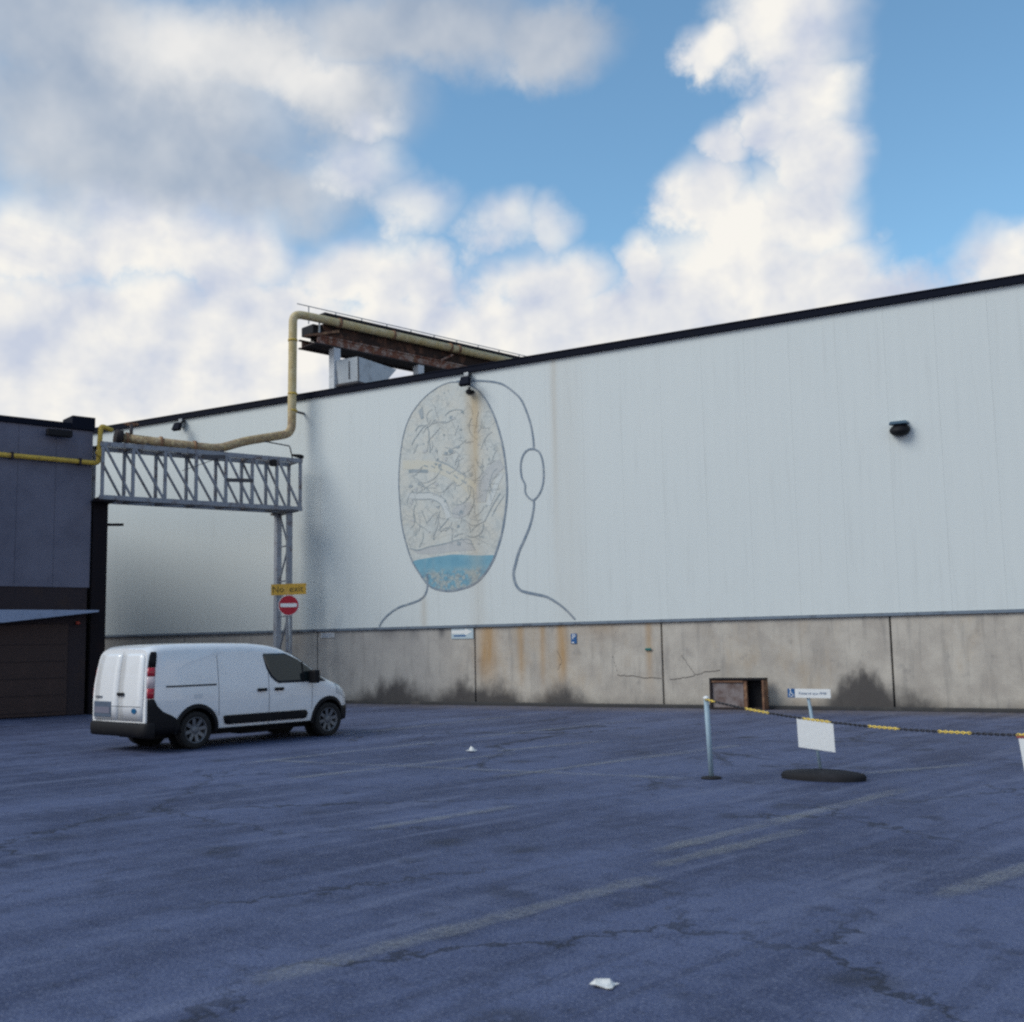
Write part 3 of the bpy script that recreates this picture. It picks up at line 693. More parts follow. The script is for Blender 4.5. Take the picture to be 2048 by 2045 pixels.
for k_ in range(2): vw.beam(G3(-4.75, 0, 8.22)-V3((.18*cos(k_*pi/2), .18*sin(k_*pi/2), 0)), G3(-4.75, 0, 8.22)+V3((.18*cos(k_*pi/2), .18*sin(k_*pi/2), 0)), .02, .02)
vw.build('valve_wheel', RUSTY, pp, ppo)
for z in (9.2, 9.75, 11.5): MB().cyl((-23.62, -.59, z-.03), (-23.62, -.59, z+.03), .155, 16).build('pipe_clamp', YEL, pp, ppo)
for z in (9.2,): MB().beam((-23.62, -.44, z), (-23.62, -.041, z), .06, .06).build('stand_off', TRDK, pp, ppo)
for a in (1.75, 4.0, 6.6, 7.0): MB().cyl(R3(a-.04, -.44, 12.37), R3(a+.04, -.44, 12.37), .165, 16).build('flange', RUSTY, pp, ppo)

def m_bridge(t, b):
    P = pos(t); x, y, z = sep(t, P)
    n = noise(t, P, 2.2, 6, .65); n2 = noise(t, P, 8., 5, .65)
    c = mixc(t, n.ss(.45, .62), (.030, .020, .018), (.10, .05, .035))
    c = mixc(t, (n2+(n-.5)).ss(.6, .75)*.5, c, (.20, .11, .075))
    t.links.new(c, b.inputs['Base Color'])
BRM = mat('dark_conveyor_steel', m_bridge, rough=.8, spec=.2)
GIRM = grimy('peeling_girder_paint', (.30, .23, .20), (.17, .07, .045), .7, .1, scale=4.5, lo=.40, hi=.56, vary=.3)
br = thing('conveyor_bridge', 'dark rusty conveyor bridge crossing high above the hall roof', 'conveyor', tuple(R3(5, 0, 9.62))); bro = tuple(R3(5, 0, 9.62))
def rbox(mb, a0, a1, o0, o1, z0, z1):
    vs = [R3(a, o, z) for z in (z0, z1) for a, o in ((a0, o0), (a1, o0), (a1, o1), (a0, o1))]
    return mb.add(vs, [(0,3,2,1),(4,5,6,7),(0,1,5,4),(1,2,6,5),(2,3,7,6),(3,0,4,7)])
LEN = 17.
rbox(MB(), 1.25, LEN, -1.38, -.62, 11.86, 12.30).build('belt_housing', BRM, br, bro)
rbox(MB(), .86, 1.248, -1.34, -.66, 11.92, 12.24).build('head_housing', BLACKM, br, bro, .03)
for o in (-1.45, -.55):
    rbox(MB(), .85, LEN, o-.05, o+.05, 11.54, 11.585).build('girder_flange', RUSTDK, br, bro)
    rbox(MB(), .95, LEN, o-.014, o+.014, 11.588, 11.81).build('girder_web', GIRM, br, bro)
    rbox(MB(), .85, LEN, o-.05, o+.05, 11.813, 11.857).build('girder_flange', GIRM if o > -1 else RUSTDK, br, bro)
rbox(MB(), .95, LEN, -1.39, -.61, 11.60, 11.64).build('soffit_plate', RUSTDK, br, bro)
for i in range(9):
    a = 1.4+i*1.8
    MB().beam(R3(a, -.525, 11.59), R3(a, -.525, 11.81), .05, .02, BD).build('web_stiffener', RUSTY, br, bro)
MB().beam(R3(.45, -.50, 11.72), R3(1.75, -.47, 12.10), .05, .08).build('strut', RUSTY, br, bro)
MB().beam(R3(1.0, -.50, 11.86), R3(1.0, -.50, 12.26), .04, .04, BD).build('strut', GREYM, br, bro)
MB().beam(R3(6.2, -.50, 11.86), R3(6.8, -.50, 12.16), .04, .07).build('strut', GIRM, br, bro)
rbox(MB(), 1.3, LEN, -.95, -.62, 12.56, 12.70).build('cable_tray', BLACKM, br, bro)
for i in range(8): rbox(MB(), 1.5+i*2.0, 1.58+i*2.0, -.97, -.64, 12.301, 12.558).build('tray_bearer', TRDK, br, bro)
MB().tube([R3(.45, -.97, 12.90), R3(LEN, -.97, 12.90)], .016, 8).build('hand_rail', GREYM, br, bro)
for i in range(15):
    a = .9+i*1.08
    MB().beam(R3(a, -.97, 12.30), R3(a, -.97, 12.90), .028, .028, BD).build('rail_post', GREYM, br, bro)
LEGM = grimy('white_leg_paint', (.55, .58, .62), (.42, .44, .46), .6, scale=4.)
for a in (1.72, 5.3, 10, 15): 
    for o in (-.66,):
        MB().beam(R3(a, o, 9.62), R3(a, o, 11.538), .30, .26, BD).build('leg', LEGM, br, bro, .01)
# roof ventilator under the bridge
vo = (-22.3, 1.7, 9.62)
rv = thing('roof_hopper', 'pale flared metal hopper on the hall roof under the conveyor', 'hopper', vo)
HPM = grimy('pale_galvanised_sheet', (.42, .46, .50), (.33, .35, .37), .5, .2, scale=3.)
def frust(z0, z1, r0, r1):
    return MB().add([(r0[0], r0[1], z0), (r0[2], r0[1], z0), (r0[2], r0[3], z0), (r0[0], r0[3], z0), (r1[0], r1[1], z1), (r1[2], r1[1], z1), (r1[2], r1[3], z1), (r1[0], r1[3], z1)],
                    [(0,3,2,1),(4,5,6,7),(0,1,5,4),(1,2,6,5),(2,3,7,6),(3,0,4,7)])
frust(9.62, 10.22, (-23.0, 1.05, -22.3, 2.1), (-23.0, 1.05, -22.3, 2.1)).build('curb', grimy('curb_sheet', (.26, .26, .27), (.2, .2, .2), .6), rv, vo)
frust(10.222, 10.29, (-23.12, .95, -22.2, 2.2), (-23.12, .95, -22.2, 2.2)).build('collar', TRDK, rv, vo)
frust(10.292, 11.10, (-23.05, 1.0, -22.22, 2.2), (-23.15, .98, -22.22, 3.1)).build('hopper_body', HPM, rv, vo)
MB().beam((-22.205, .985, 10.3), (-22.205, .97, 11.09), .035, .035, (1, 0, 0)).build('corner_angle', TRDK, rv, vo)
MB().box((-22.6, .965, 10.4), (-22.57, .984, 11.0)).build('seam', TRDK, rv, vo)

# ------------------------------------------------------------------ no entry sign
so = (-23.62, -1.75, 0)
ns = thing('no_entry_sign', 'red no entry disc under a yellow plate on a slim post by the gantry pillar', 'road sign', so)
dirc = V3((0+23.0, -27.4+1.75, 0)).normalized(); sx = V3((-dirc.y, dirc.x, 0))      # faces the yard entrance
REDM = grimy('red_sign_face', (.42, .012, .03), (.34, .015, .03), .4, scale=5.)
YELS = grimy('yellow_sign_face', (.62, .36, .05), (.66, .42, .14), .45, scale=3.)
base = V3((-22.95, -1.45, 0)); 
MB().tube([base+V3((.06, 0, 0)), base+V3((-.02, 0, 3.62))], .032, 10).build('post', GREYM, ns, so)
MB().cyl(base+V3((.06, 0, 0)), base+V3((.06, 0, .03)), .12, 12).build('post_foot', GREYM, ns, so)
cz = base + dirc*.06 + V3((-.03, 0, 2.99))
circ = [(.31*cos(2*pi*k/40), .31*sin(2*pi*k/40)) for k in range(40)]
d_ = MB().prism(circ, cz, sx, (0, 0, 1), dirc, .02).build('disc', WHITEP, ns, so)
MB().prism([(x*.945, y*.945) for x, y in circ], cz+dirc*.0215, sx, (0, 0, 1), dirc, .003).build('red_field', REDM, d_, so)
MB().prism([(-.245, -.055), (.245, -.055), (.245, .055), (-.245, .055)], cz+dirc*.026, sx, (0, 0, 1), dirc, .003).build('white_bar', WHITEP, d_, so)
cy = base + dirc*.06 + V3((-.03, 0, 3.47)); ux = (sx+V3((0, 0, .03))).normalized()
pl = MB().prism([(-.52, -.165), (.52, -.165), (.52, .165), (-.52, .165)], cy, ux, (0, 0, 1), dirc, .02).build('yellow_plate', YELS, ns, so)
tx = text('lettering', 'No  exit', .27, mat('olive_lettering', base=(.07, .055, .02), rough=.6), pl, cy+dirc*.022-V3(so), (0, 0, 0))
tx.matrix_local = Matrix.Translation(cy+dirc*.022-V3(so)-ux*.03) @ Matrix((ux, dirc.cross(ux).normalized(), dirc)).transposed().to_4x4()

# ------------------------------------------------------------------ barrier post, chain and signs
RUB = grimy('black_rubber', (.014, .014, .017), (.03, .03, .035), .8)
BPOST = grimy('pale_grey_post', (.30, .40, .47), (.22, .28, .33), .5, scale=6.)
po = (-5.12, -13.74, 0)
bp = thing('barrier_post', 'thin pale grey barrier post holding the start of the chain', 'post', po)
MB().tube([(-5.12, -13.74, .02), (-5.15, -13.74, .985)], .032, 14).build('tube', BPOST, bp, po)
MB().tube([(-5.15, -13.74, .985), (-5.15, -13.74, 1.01), (-5.15, -13.74, 1.025)], [.038, .036, .012], 14).build('cap', WHITEP, bp, po)
MB().tube([(-5.12, -13.74, 0), (-5.12, -13.74, .02), (-5.12, -13.74, .035)], [.13, .125, .05], 18).build('base_plate', RUB, bp, po)
MB().tube([(-5.15, -13.775, .975), (-5.13, -13.83, .985), (-5.09, -13.81, .975)], .008, 6).build('hook', YEL, bp, po)
# chain of yellow and black plastic pieces
CH = [(-5.11, -13.80, .978), (-4.55, -14.03, .893), (-3.9, -14.30, .822), (-3.25, -14.56, .776), (-2.6, -14.83, .752), (-1.95, -15.09, .748), (-1.30, -15.36, .762), (-.65, -15.63, .84), (.04, -15.90, .96)]
chx = thing('barrier_chain', 'yellow and black plastic chain strung between two thin barrier posts', 'chain', (-3.2, -14.5, .75)); cho = (-3.2, -14.5, .75)
YCH = mat('yellow_plastic', base=(.75, .55, .10), rough=.45); BCH = mat('black_plastic', base=(.02, .02, .025), rough=.5)
cp = [V3(p) for p in CH]; fine_ = []
for i in range(len(cp)-1):
    for j in range(8):
        g4 = [cp[max(0, min(len(cp)-1, i+k))] for k in (-1, 0, 1, 2)]; t_ = j/8
        fine_.append(.5*((2*g4[1])+(-g4[0]+g4[2])*t_+(2*g4[0]-5*g4[1]+4*g4[2]-g4[3])*t_**2+(-g4[0]+3*g4[1]-3*g4[2]+g4[3])*t_**3))
fine_.append(cp[-1])
L_ = [0]
for a, b_ in zip(fine_, fine_[1:]): L_.append(L_[-1]+(b_-a).length)
def at(s_):
    s_ = max(0, min(L_[-1]-1e-6, s_))
    for i in range(len(L_)-1):
        if L_[i+1] >= s_: return fine_[i].lerp(fine_[i+1], (s_-L_[i])/(L_[i+1]-L_[i]))
per = [('y', .0, .12), ('b', .12, .62), ('y', .62, .98), ('b', .98, 1.48), ('y', 1.48, 1.86), ('b', 1.86, 2.36), ('y', 2.36, 2.74), ('b', 2.74, 3.2), ('y', 3.2, 3.56), ('b', 3.56, 4.05), ('y', 4.05, 4.42), ('b', 4.42, 4.9), ('y', 4.9, L_[-1])]
for c_, s0, s1_ in per:
    # real links, alternately upright and flat
    nl_ = max(2, round((s1_-s0)/.032)); mb = MB()
    for i in range(nl_):
        p0, p1 = at(s0+(s1_-s0)*i/nl_), at(s0+(s1_-s0)*(i+1)/nl_); d = (p1-p0).normalized(); m_ = (p0+p1)/2
        u = d.cross(V3((0, 0, 1))).normalized() if i % 2 else d.cross(V3((0, 0, 1))).normalized().cross(d)
        hl_ = .024; hw = .011
        ring = [m_+d*(hl_*cos(a_)*1.0)+u*(hw*sin(a_)) for a_ in [2*pi*k/8 for k in range(9)]]
        mb.tube(ring, .0062, 5, caps=False)
    mb.build('yellow_links' if c_ == 'y' else 'black_links', YCH if c_ == 'y' else BCH, chx, cho)
# reserved place sign on a rubber foot
ro = (-3.85, -13.32, 0)
rs = thing('reserved_bay_sign', 'leaning sign stand with a wheelchair plate and a white board on a black rubber foot', 'sign', ro)
rows = []
for a_, zz in ((1.0, .0), (1.02, .05), (.96, .085), (.6, .11), (.12, .125), (.0, .125)):
    rows.append([(-3.83+.50*a_*cos(2*pi*k/28)*(1+.04*sin(3*k)), -13.32+.25*a_*sin(2*pi*k/28), zz+.004*sin(5*k)*(zz > 0)) for k in range(29)])
MB().grid(rows).build('rubber_foot', RUB, rs, ro)
pb, ptp = V3((-3.86, -13.30, .09)), V3((-3.985, -13.30, 1.08)); pd = (ptp-pb).normalized()
MB().tube([pb, ptp], .02, 12).build('pole', BPOST, rs, ro)
pr_ = V3((pd.z, 0, -pd.x))
vn = V3((.16, -.987, 0)).normalized()
hx = V3((.987, .16, -.02)).normalized(); hz = V3((.0, 0, 1))
hb = V3((-3.96, -13.325, 1.045))
wb = MB().prism([(-.165, -.055), (.265, -.055), (.265, .055), (-.165, .055)], hb, hx, hz, vn, .012).build('white_plate', WHITEP, rs, ro)
bl = MB().prism([(-.255, -.055), (-.168, -.055), (-.168, .055), (-.255, .055)], hb, hx, hz, vn, .012).build('blue_plate', BLUES, rs, ro)
def on_plate(name, mb, m_, par): return mb.build(name, m_, par, ro)
whc = MB()
cc = hb+vn*.013+hx*-.208+hz*-.018
whc.tube([cc+hx*(.024*cos(a_))+hz*(.024*sin(a_)) for a_ in [pi*.65+ (pi*1.25)*k/12 for k in range(13)]], .0045, 5)
whc.tube([cc+hz*.055+hx*-.012, cc+hz*.02+hx*-.008, cc+hz*.008+hx*.014, cc+hz*-.022+hx*.03], .0055, 5)
whc.tube([cc+hz*.066+hx*-.0125, cc+hz*.0661+hx*-.0125+vn*.002], .009, 8)
on_plate('wheelchair_symbol', whc, WHITEP, bl)
tx = text('lettering', 'Réservé aux PMR', .048, GREYT, wb, (0, 0, 0), (0, 0, 0))
tx.matrix_local = Matrix.Translation(hb+vn*.0135+hx*.05-V3(ro)) @ Matrix((hx, vn.cross(hx).normalized(), vn)).transposed().to_4x4()
bz = V3((-3.90, -13.325, .535)); bh = V3((.985, .16, -.13)).normalized(); bv = V3((-.03, 0, 1))
MB().prism([(-.215, -.175), (.225, -.175), (.225, .175), (-.215, .175)], bz, bh, bv, vn, .014).build('white_board', WHITEP, rs, ro)
for z_ in (.42, .66): MB().cyl(pb+pd*((z_-.09)/pd.z)-vn*.03, pb+pd*((z_-.09)/pd.z)+vn*.024, .028, 10).build('clamp', GREYM, rs, ro)
# board hung on the chain, and the post beyond the frame that holds the chain's end
qo = (-1.2, -15.4, .755)
qs = thing('hanging_board', 'white board with a blue roundel and red edge hung on the chain', 'sign', qo)
vn2 = V3((.1, -.99, 0)).normalized(); h2 = V3((.99, .1, 0)); b2 = V3((-1.165, -15.415, .575))
bd2 = MB().prism([(-.19, .16), (-.155, -.16), (.21, -.16), (.21, .16)], b2, h2, (0, 0, 1), vn2, .012).build('white_board', WHITEP, qs, qo)
MB().prism([(-.205, .163), (.22, .163), (.22, .183), (-.205, .183)], b2+vn2*-.004, h2, (0, 0, 1), vn2, .02).build('red_edge', mat('faded_red_strip', base=(.30, .06, .05), rough=.5), qs, qo)
MB().prism([(.03+.085*cos(2*pi*k/28), .0+.085*sin(2*pi*k/28)-.02) for k in range(28)], b2+vn2*.0135, h2, (0, 0, 1), vn2, .002).build('blue_roundel', mat('blue_roundel_face', base=(.02, .22, .42), rough=.4), bd2, qo)
po2 = (.05, -15.93, 0)
bp2 = thing('barrier_post', 'thin pale grey barrier post at the far end of the chain past the hung board', 'post', po2)
MB().tube([(.05, -15.93, .02), (.05, -15.93, .985)], .032, 14).build('tube', BPOST, bp2, po2)
MB().tube([(.05, -15.93, .985), (.05, -15.93, 1.01), (.05, -15.93, 1.025)], [.038, .036, .012], 14).build('cap', WHITEP, bp2, po2)
MB().tube([(.05, -15.93, 0), (.05, -15.93, .02), (.05, -15.93, .035)], [.13, .125, .05], 18).build('base_plate', RUB, bp2, po2)

# ------------------------------------------------------------------ litter
LIT = grimy('crumpled_white_paper', (.70, .70, .68), (.55, .55, .52), .7, scale=20.)
def scrap(name, c, sx_, sy_, h, label):
    rows = [[(c[0]+sx_*(i/4-.5)+random.uniform(-.008, .008), c[1]+sy_*(j/4-.5)+random.uniform(-.008, .008), .008+(random.uniform(.2, 1)*h if 0 < i < 4 and 0 < j < 4 else random.uniform(0, .3)*h)) for i in range(5)] for j in range(5)]
    o = MB().grid(rows, False).build(name, LIT, None, (c[0], c[1], 0)); 
    sm = o.modifiers.new('thickness', 'SOLIDIFY'); sm.thickness = .004
    return tag(o, label, 'litter')
random.seed(5)
scrap('paper_scrap', (-2.62, -22.05), .12, .09, .04, 'flat scrap of white paper lying alone on the open asphalt')
scrap('paper_ball', (-9.88, -11.86), .13, .13, .10, 'small crumpled white paper ball near the bay lines by the van')

# ------------------------------------------------------------------ the van
HD = V3((.176, .9844, 0)).normalized()
van = thing('delivery_van', 'white panel van with black lower bumpers parked nose towards the hall', 'van', (-15.90, -13.80, 0), atan2(HD.y, HD.x))
def m_van(t, b):
    P = objc(t); x, y, z = sep(t, P)
    n = noise(t, P, 2.5, 5, .6)
    c = mixc(t, (n.ss(.45, .8)*.25 + (1.-z.ss(.3, .75))*.35*noise(t, P, 7., 5, .65)).clamp(), (.80, .81, .82), (.50, .49, .47))
    t.links.new(c, b.inputs['Base Color']); _in(t, b.inputs['Roughness'], n*.12+.28)
VANW = mat('white_van_paint', m_van, coat=1., spec=.5)
VBLK = grimy('black_bumper_plastic', (.008, .008, .010), (.015, .014, .015), .6, scale=3., spec=.2)
VGLS = mat('dark_van_glass', base=(.012, .018, .020), rough=.06, spec=.7)
VRED = mat('red_tail_lens', base=(.42, .015, .03), rough=.2, coat=.5)
VCLR = mat('clear_tail_lens', base=(.62, .50, .50), rough=.2, coat=.5)
VSEAM = mat('door_gap', base=(.05, .055, .065), rough=.8)
TYRE = grimy('tyre_rubber', (.016, .016, .017), (.03, .029, .028), .85, scale=6.)
RIM = grimy('silver_wheel_paint', (.16, .17, .19), (.09, .09, .09), .45, .5, scale=6.)
LENV = 4.78; XR, XF, TR, WR = .98, 3.98, .79, .325
def lerp_t(T, x):
    if x <= T[0][0]: return T[0][1]
    for (a, va), (b_, vb) in zip(T, T[1:]):
        if x <= b_: 
            u = (x-a)/(b_-a); return va+(vb-va)*u
    return T[-1][1]
ZTOP = [(0,1.745),(.03,1.775),(.08,1.80),(.25,1.828),(.8,1.845),(1.6,1.845),(2.2,1.835),(2.6,1.80),(2.9,1.735),(3.2,1.62),(3.5,1.435),(3.75,1.265),(3.9,1.165),(4.0,1.12),(4.2,1.06),(4.4,.985),(4.55,.90),(4.66,.79),(4.74,.66),(4.78,.55)]
PLAN = [(0,.84),(.03,.87),(.08,.888),(.2,.905),(.6,.915),(3.6,.915),(4.0,.905),(4.2,.875),(4.4,.81),(4.55,.72),(4.66,.60),(4.74,.45),(4.78,.30)]
TUMB = [(.28,.955),(.40,.985),(.55,1.0),(.95,1.0),(1.1,.985),(1.4,.94),(1.75,.875)]
def smooth_t(T):
    # small moving average so that the loft has no kinks
    return lambda x: (lerp_t(T, x-.05)+2*lerp_t(T, x)+lerp_t(T, x+.05))/4
ztop, plan = smooth_t(ZTOP), smooth_t(PLAN)
def sidew(x, z): return plan(x)*lerp_t(TUMB, z)
def lean(x, z): return .11*max(0, (z-.85)/.95)**2*max(0, 1-x/.8) + (.02 if z < .6 else 0)*0
def section(x):
    zt_ = ztop(x); zb = .30; rc = min(.17, (zt_-zb)*.35)
    P = []
    for i in range(10):
        z = zb+(zt_-rc-zb)*i/9; P.append((sidew(x, z), z))
    w1 = P[-1][0]; rh = min(.20, w1*.6)
    for i in range(1, 8):
        a = pi/2*i/7; z = zt_-rc+rc*sin(a)*.93; P.append((w1-rh*(1-cos(a))-.012*i/7, z))
    w2, z2 = P[-1]
    for i in range(1, 6): P.append((w2*(1-i/5), z2+(zt_-z2)*sin(pi/2*i/5)))
    return [(x+lean(x, z), y, z) for y, z in P]
xs = [0, .015, .03, .055, .08, .13, .2, .35, .55, .8, 1.1, 1.5, 1.9, 2.2, 2.45, 2.65, 2.85, 3.0, 3.15, 3.3, 3.45, 3.6, 3.75, 3.88, 3.96, 4.06, 4.16, 4.28, 4.4, 4.5, 4.58, 4.65, 4.70, 4.74, 4.765, 4.78]
body = MB(); rings = []
for x in xs:
    h_ = section(x); full = h_ + [(p[0], -p[1], p[2]) for p in h_[-2::-1]]
    rings.append(full)
n_ = len(rings[0]); vs = [p for r_ in rings for p in r_]
fs = [(i*n_+j, i*n_+(j+1) % n_, (i+1)*n_+(j+1) % n_, (i+1)*n_+j) for i in range(len(xs)-1) for j in range(n_)]
body.add(vs, fs, True)
o_ = 0
body.f.append(list(range(n_))[::-1]); body.sm.append(False)
body.f.append([(len(xs)-1)*n_+k for k in range(n_)]); body.sm.append(False)
bo = body.build('body', VANW, van)
bo.data.set_sharp_from_angle(angle=radians(38))
cut = MB()
for xa_ in (XR, XF):
    for s_ in (-1, 1): cut.cyl((xa_, s_*.58, WR), (xa_, s_*1.2, WR), .385, 40)
cme = cut.mesh('arch_cutter', VBLK)
bm = bmesh.new(); bm.from_mesh(bo.data); bm.free()
co = bpy.data.objects.new('arch_cutter', cme); COL.objects.link(co); co.parent = van
md = bo.modifiers.new('arches', 'BOOLEAN'); md.operation = 'DIFFERENCE'; md.object = co; md.solver = 'EXACT'
bpy.context.view_layer.update()
dg = bpy.context.evaluated_depsgraph_get()
me2 = bpy.data.meshes.new_from_object(bo.evaluated_get(dg)); bo.modifiers.clear(); old = bo.data; bo.data = me2
bpy.data.objects.remove(co)
def patch(rows_z, s_, off, n=8):
    """rows (z, x0, x1) -> grid on the van's side"""
    R = []
    for z, x0, x1 in rows_z:
        r_ = []
        for j in range(n+1):
            x = x0+(x1-x0)*j/n; r_.append((x+lean(x, z), s_*(sidew(x, z)+off), z))
        R.append(r_)
    return MB().grid(R)
def xtop(z, m_=.11):      # where the roof line comes down to z + margin
    x = 2.4
    while ztop(x) > z+m_ and x < 4.2: x += .01
    return x
def solid(o, th=.006):
    md = o.modifiers.new('thickness', 'SOLIDIFY'); md.thickness = th; md.offset = 0; return o
for s_ in (-1, 1):
    rear = [(1.07, 2.74), (1.12, 2.66), (1.2, 2.57), (1.35, 2.49), (1.5, 2.45), (1.60, 2.43), (1.625, 2.45)]
    rows = [(z, x0, max(x0+.05, xtop(z, .10))) for z, x0 in rear]
    gl = solid(patch(rows, s_, .004, 14).build('window', VGLS, van))
    q = 3.33
    patch([(z, q-.02, q+.02) for z in (1.075, 1.2, 1.35, 1.45)], s_, .0095, 2).build('window_divider', VBLK, gl)
    # lower black plastic
    solid(patch([(.385, 1.62, 3.36), (.40, 1.56, 3.40), (.47, 1.53, 3.43), (.53, 1.52, 3.40), (.545, 1.54, 3.36)], s_, .012, 12).build('side_strip', VBLK, van), .012)
    solid(patch([(.30, .02, .68), (.42, .02, .64), (.52, .02, .60), (.60, .02, .48), (.68, .02, .30), (.78, .02, .19), (.90, .02, .13)], s_, .012, 10).build('bumper_corner', VBLK, van), .012)
    solid(patch([(.30, XF+.30, 4.66), (.40, XF+.34, 4.68), (.50, XF+.36, 4.70), (.57, XF+.36, 4.70)], s_, .012, 10).build('front_bumper_corner', VBLK, van), .012)
    solid(patch([(.30, 1.38, XF-.37), (.325, 1.38, XF-.37)], s_, .006, 6).build('sill_edge', VBLK, van), .006)
    # lamps and dark pillar strip at the rear corner
    solid(patch([(.91, .012, .125), (1.0, .012, .13), (1.08, .012, .135)], s_, .010, 4).build('tail_lamp', VRED, van), .012)
    solid(patch([(1.085, .012, .135), (1.2, .012, .14), (1.28, .012, .14)], s_, .010, 4).build('tail_lamp', VCLR, van), .012)
    solid(patch([(1.285, .012, .14), (1.36, .012, .145), (1.43, .012, .14)], s_, .010, 4).build('tail_lamp', VRED, van), .012)
    solid(patch([(1.435, .015, .15), (1.55, .02, .16), (1.66, .03, .16), (1.70, .05, .14)], s_, .008, 4).build('pillar_strip', VBLK, van), .008)
    # door gaps, rail, handles, filler flap
    for x0 in (1.42, 2.52): patch([(z, x0, x0+.009) for z in (.33, .6, .95, 1.2, 1.45, 1.62)], s_, .0025, 1).build('door_gap', VSEAM, van)
    patch([(z, 3.52+ (z-.4)*.05, 3.529+(z-.4)*.05) for z in (.33, .6, .85, 1.05)], s_, .0025, 1).build('door_gap', VSEAM, van)
    patch([(.325, 1.42, 3.52), (.333, 1.42, 3.52)], s_, .0028, 6).build('door_gap', VSEAM, van)
    patch([(1.085, .36, 1.38), (1.115, .36, 1.38)], s_, .004, 6).build('slide_rail', VSEAM, van)
    for hx_ in (2.27, 2.66):
        z = .965; y = s_*(sidew(hx_, z)+.018)
        MB().cbox((hx_+.09, y, z), (.20, .036, .055)).build('door_handle', VBLK, van, bevel=.01)
    patch([(.87, .92, 1.08), (.95, .92, 1.08)], s_, .003, 2).build('filler_flap', grimy('flap_paint', (.66, .68, .70), (.6, .6, .6), .4), van)
    # mirror
    mx = 3.50; ym = s_*(sidew(mx, 1.1)+.13)
    mm = MB().cbox((mx, ym, 1.17), (.13, .20, .25)).build('mirror', VBLK, van, bevel=.035)
    MB().beam((mx+.02, s_*(sidew(mx, 1.08)-.01), 1.09), (mx, ym, 1.11), .06, .05).build('mirror_arm', VBLK, mm)
    # headlamp wraps the front corner
    R = []
    for x in (4.18, 4.26, 4.34, 4.42, 4.5, 4.56, 4.61):
        sc = section(x); R.append([(p[0]+.004, s_*(p[1]+.006), p[2]+.004) for p in sc[8:14]])
    MB().grid(R).build('headlamp', mat('headlamp_lens', base=(.55, .58, .60), rough=.12, coat=.6), van)
    # arch trims, liners, wheels
    for xa_ in (XR, XF):
        R = [[], [], []]
        for k_ in range(33):
            a = -.12+ (pi+.24)*k_/32
            for ri, (r_, of) in enumerate(((.384, .016), (.43, .018), (.455, .002))):
                x, z = xa_+r_*cos(a), max(.285, WR+r_*sin(a)); R[ri].append((x, s_*(sidew(x, max(z, .3))+of), z))
        MB().grid(R).build('wheel_arch', VBLK, van)
        R = []
        for k_ in range(25):
            a = -.1+(pi+.2)*k_/24; x, z = xa_+.383*cos(a), WR+.383*sin(a)
            R.append([(x, s_*.585, z), (x, s_*(sidew(x, max(z, .3))+.015), z)])
        ln = MB().grid(R)
        ln.prism([(.383*cos(2*pi*k/32), .383*sin(2*pi*k/32)) for k in range(32)], (xa_, s_*.586, WR), (1, 0, 0), (0, 0, 1), (0, s_, 0), .004)
        ln.build('arch_liner', VBLK, van)
        # wheel
        prof = [(.215, -.09), (.245, -.10), (.30, -.105), (.322, -.085), (.325, -.04), (.325, .04), (.322, .085), (.30, .105), (.245, .10), (.215, .085)]
        def lathe(pf, yc, n=40): return [[(xa_+r_*cos(2*pi*k/n), yc+s_*o, WR+r_*sin(2*pi*k/n)) for k in range(n+1)] for r_, o in pf]
        yc = s_*(TR)
        wh = MB().grid(lathe(prof, yc)).build('wheel', TYRE, van)
        MB().grid(lathe([(.214, -.08), (.205, .0), (.2, .06), (.214, .088), (.222, .092), (.226, .088)], yc)).build('rim', RIM, wh)
        MB().grid(lathe([(.20, .02), (.0, .02)], yc)).build('rim_shadow', VBLK, wh)
        for k_ in range(8):
            a = 2*pi*k_/8+.2
            d = V3((cos(a), 0, sin(a))); c0 = V3((xa_, yc+s_*.052, WR))
            MB().beam(c0+d*.05, c0+d*.203+V3((0, s_*.02, 0)), .062, .02, (0, s_, 0)).build('spoke', RIM, wh)
        MB().grid(lathe([(.075, .035), (.07, .068), (.045, .078), (.0, .08)], yc, 20)).build('hub', RIM, wh)
# windscreen
R = []
for x in (2.98, 3.1, 3.2, 3.3, 3.4, 3.5, 3.6, 3.7, 3.8, 3.88):
    sc = section(x); h_ = [(p[0]+.004, p[1], p[2]+.006) for p in sc[13:]]
    R.append(h_+[(p[0], -p[1], p[2]) for p in h_[-2::-1]])
MB().grid(R).build('windscreen', VGLS, van)
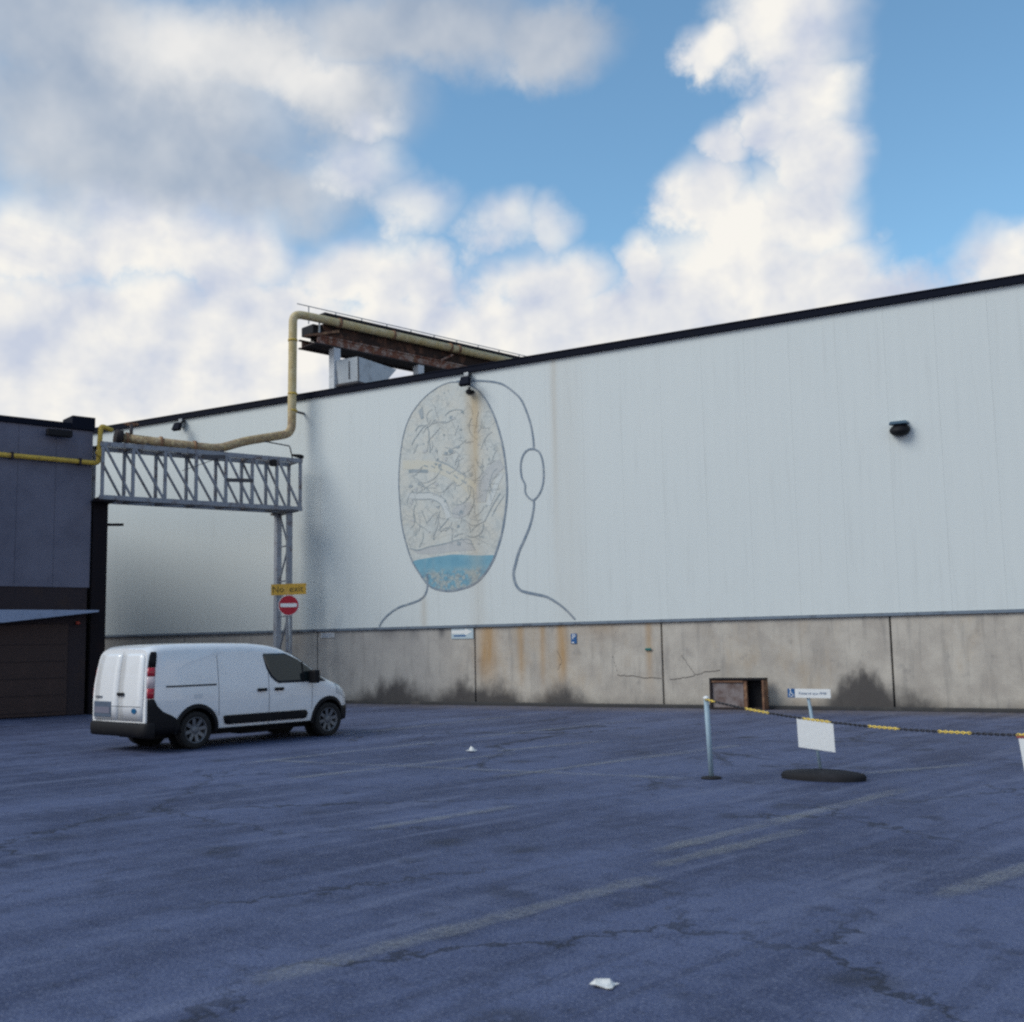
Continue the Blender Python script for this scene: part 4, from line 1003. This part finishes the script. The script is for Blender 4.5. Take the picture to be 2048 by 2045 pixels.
# rear: bumper, doors, plate, badge
R = []
for z, of in ((.26, -.0), (.28, .05), (.36, .065), (.46, .06), (.50, .02), (.505, -.03)):
    half = [(-of, 0), (-of, .2), (-of, .4), (-of, .6), (-of, .74), (-of*.8, .82+of*.2), (.012-of*.5, .875+of*.3), (.05, .912+of*.3), (.13, .926+of*.2)]
    R.append([(x, -y, z) for x, y in half[:0:-1]] + [(x, y, z) for x, y in half])
MB().grid(R).build('rear_bumper', VBLK, van)
def rx(z): return lean(0, z)
def rear_patch(y0, y1, zs, off):
    def cl(y, z): m_ = min(.775, sidew(0, z)-.055-max(0, z-1.6)*.5); return max(-m_, min(m_, y))
    return MB().grid([[(rx(z)-off, cl(y0, z)+(cl(y1, z)-cl(y0, z))*j/4, z) for j in range(5)] for z in zs])
for y0, y1 in ((.006, .775), (-.775, -.006)):
    dr = solid(rear_patch(y0, y1, [.53, .8, 1.0, 1.2, 1.4, 1.55, 1.62, 1.67], .006).build('rear_door', VANW, van), .008)
rear_patch(-.004, .004, [.53, .9, 1.3, 1.7], .001).build('door_gap', VSEAM, van)
MB().cbox((rx(.98)-.028, -.10, .98), (.035, .20, .055)).build('rear_handle', VBLK, van, bevel=.01)
MB().cbox((rx(.9)-.020, .62, .93), (.02, .20, .035)).build('name_badge', grimy('badge_chrome', (.35, .37, .4), (.3, .3, .32), .3, .8), van, bevel=.004)
bdg = MB().prism([(.075*cos(2*pi*k/24), .045*sin(2*pi*k/24)) for k in range(24)], (rx(.7)-.010, -.52, .70), (0, -1, 0), (0, 0, 1), (-1, 0, 0), .014).build('oval_badge', mat('blue_badge', base=(.01, .10, .22), rough=.3), van)
rec = MB().cbox((rx(.7)-.014, .50, .715), (.02, .56, .27)).build('plate_recess', grimy('recess_paint', (.09, .12, .17), (.07, .09, .12), .5), van, bevel=.01)
MB().cbox((rx(.7)-.027, .50, .70), (.006, .50, .11)).build('number_plate', grimy('plate_face', (.17, .17, .22), (.13, .13, .17), .4), rec)
solid(rear_patch(-.72, .2, [.765, .775], .0115).build('door_crease', VSEAM, van), .002)
MB().box((.35, -.55, .20), (4.2, .55, .31)).build('underbody', VBLK, van)
MB().box((2.1, -.62, .17), (2.7, -.3, .22)).build('exhaust_box', VBLK, van, bevel=.02)
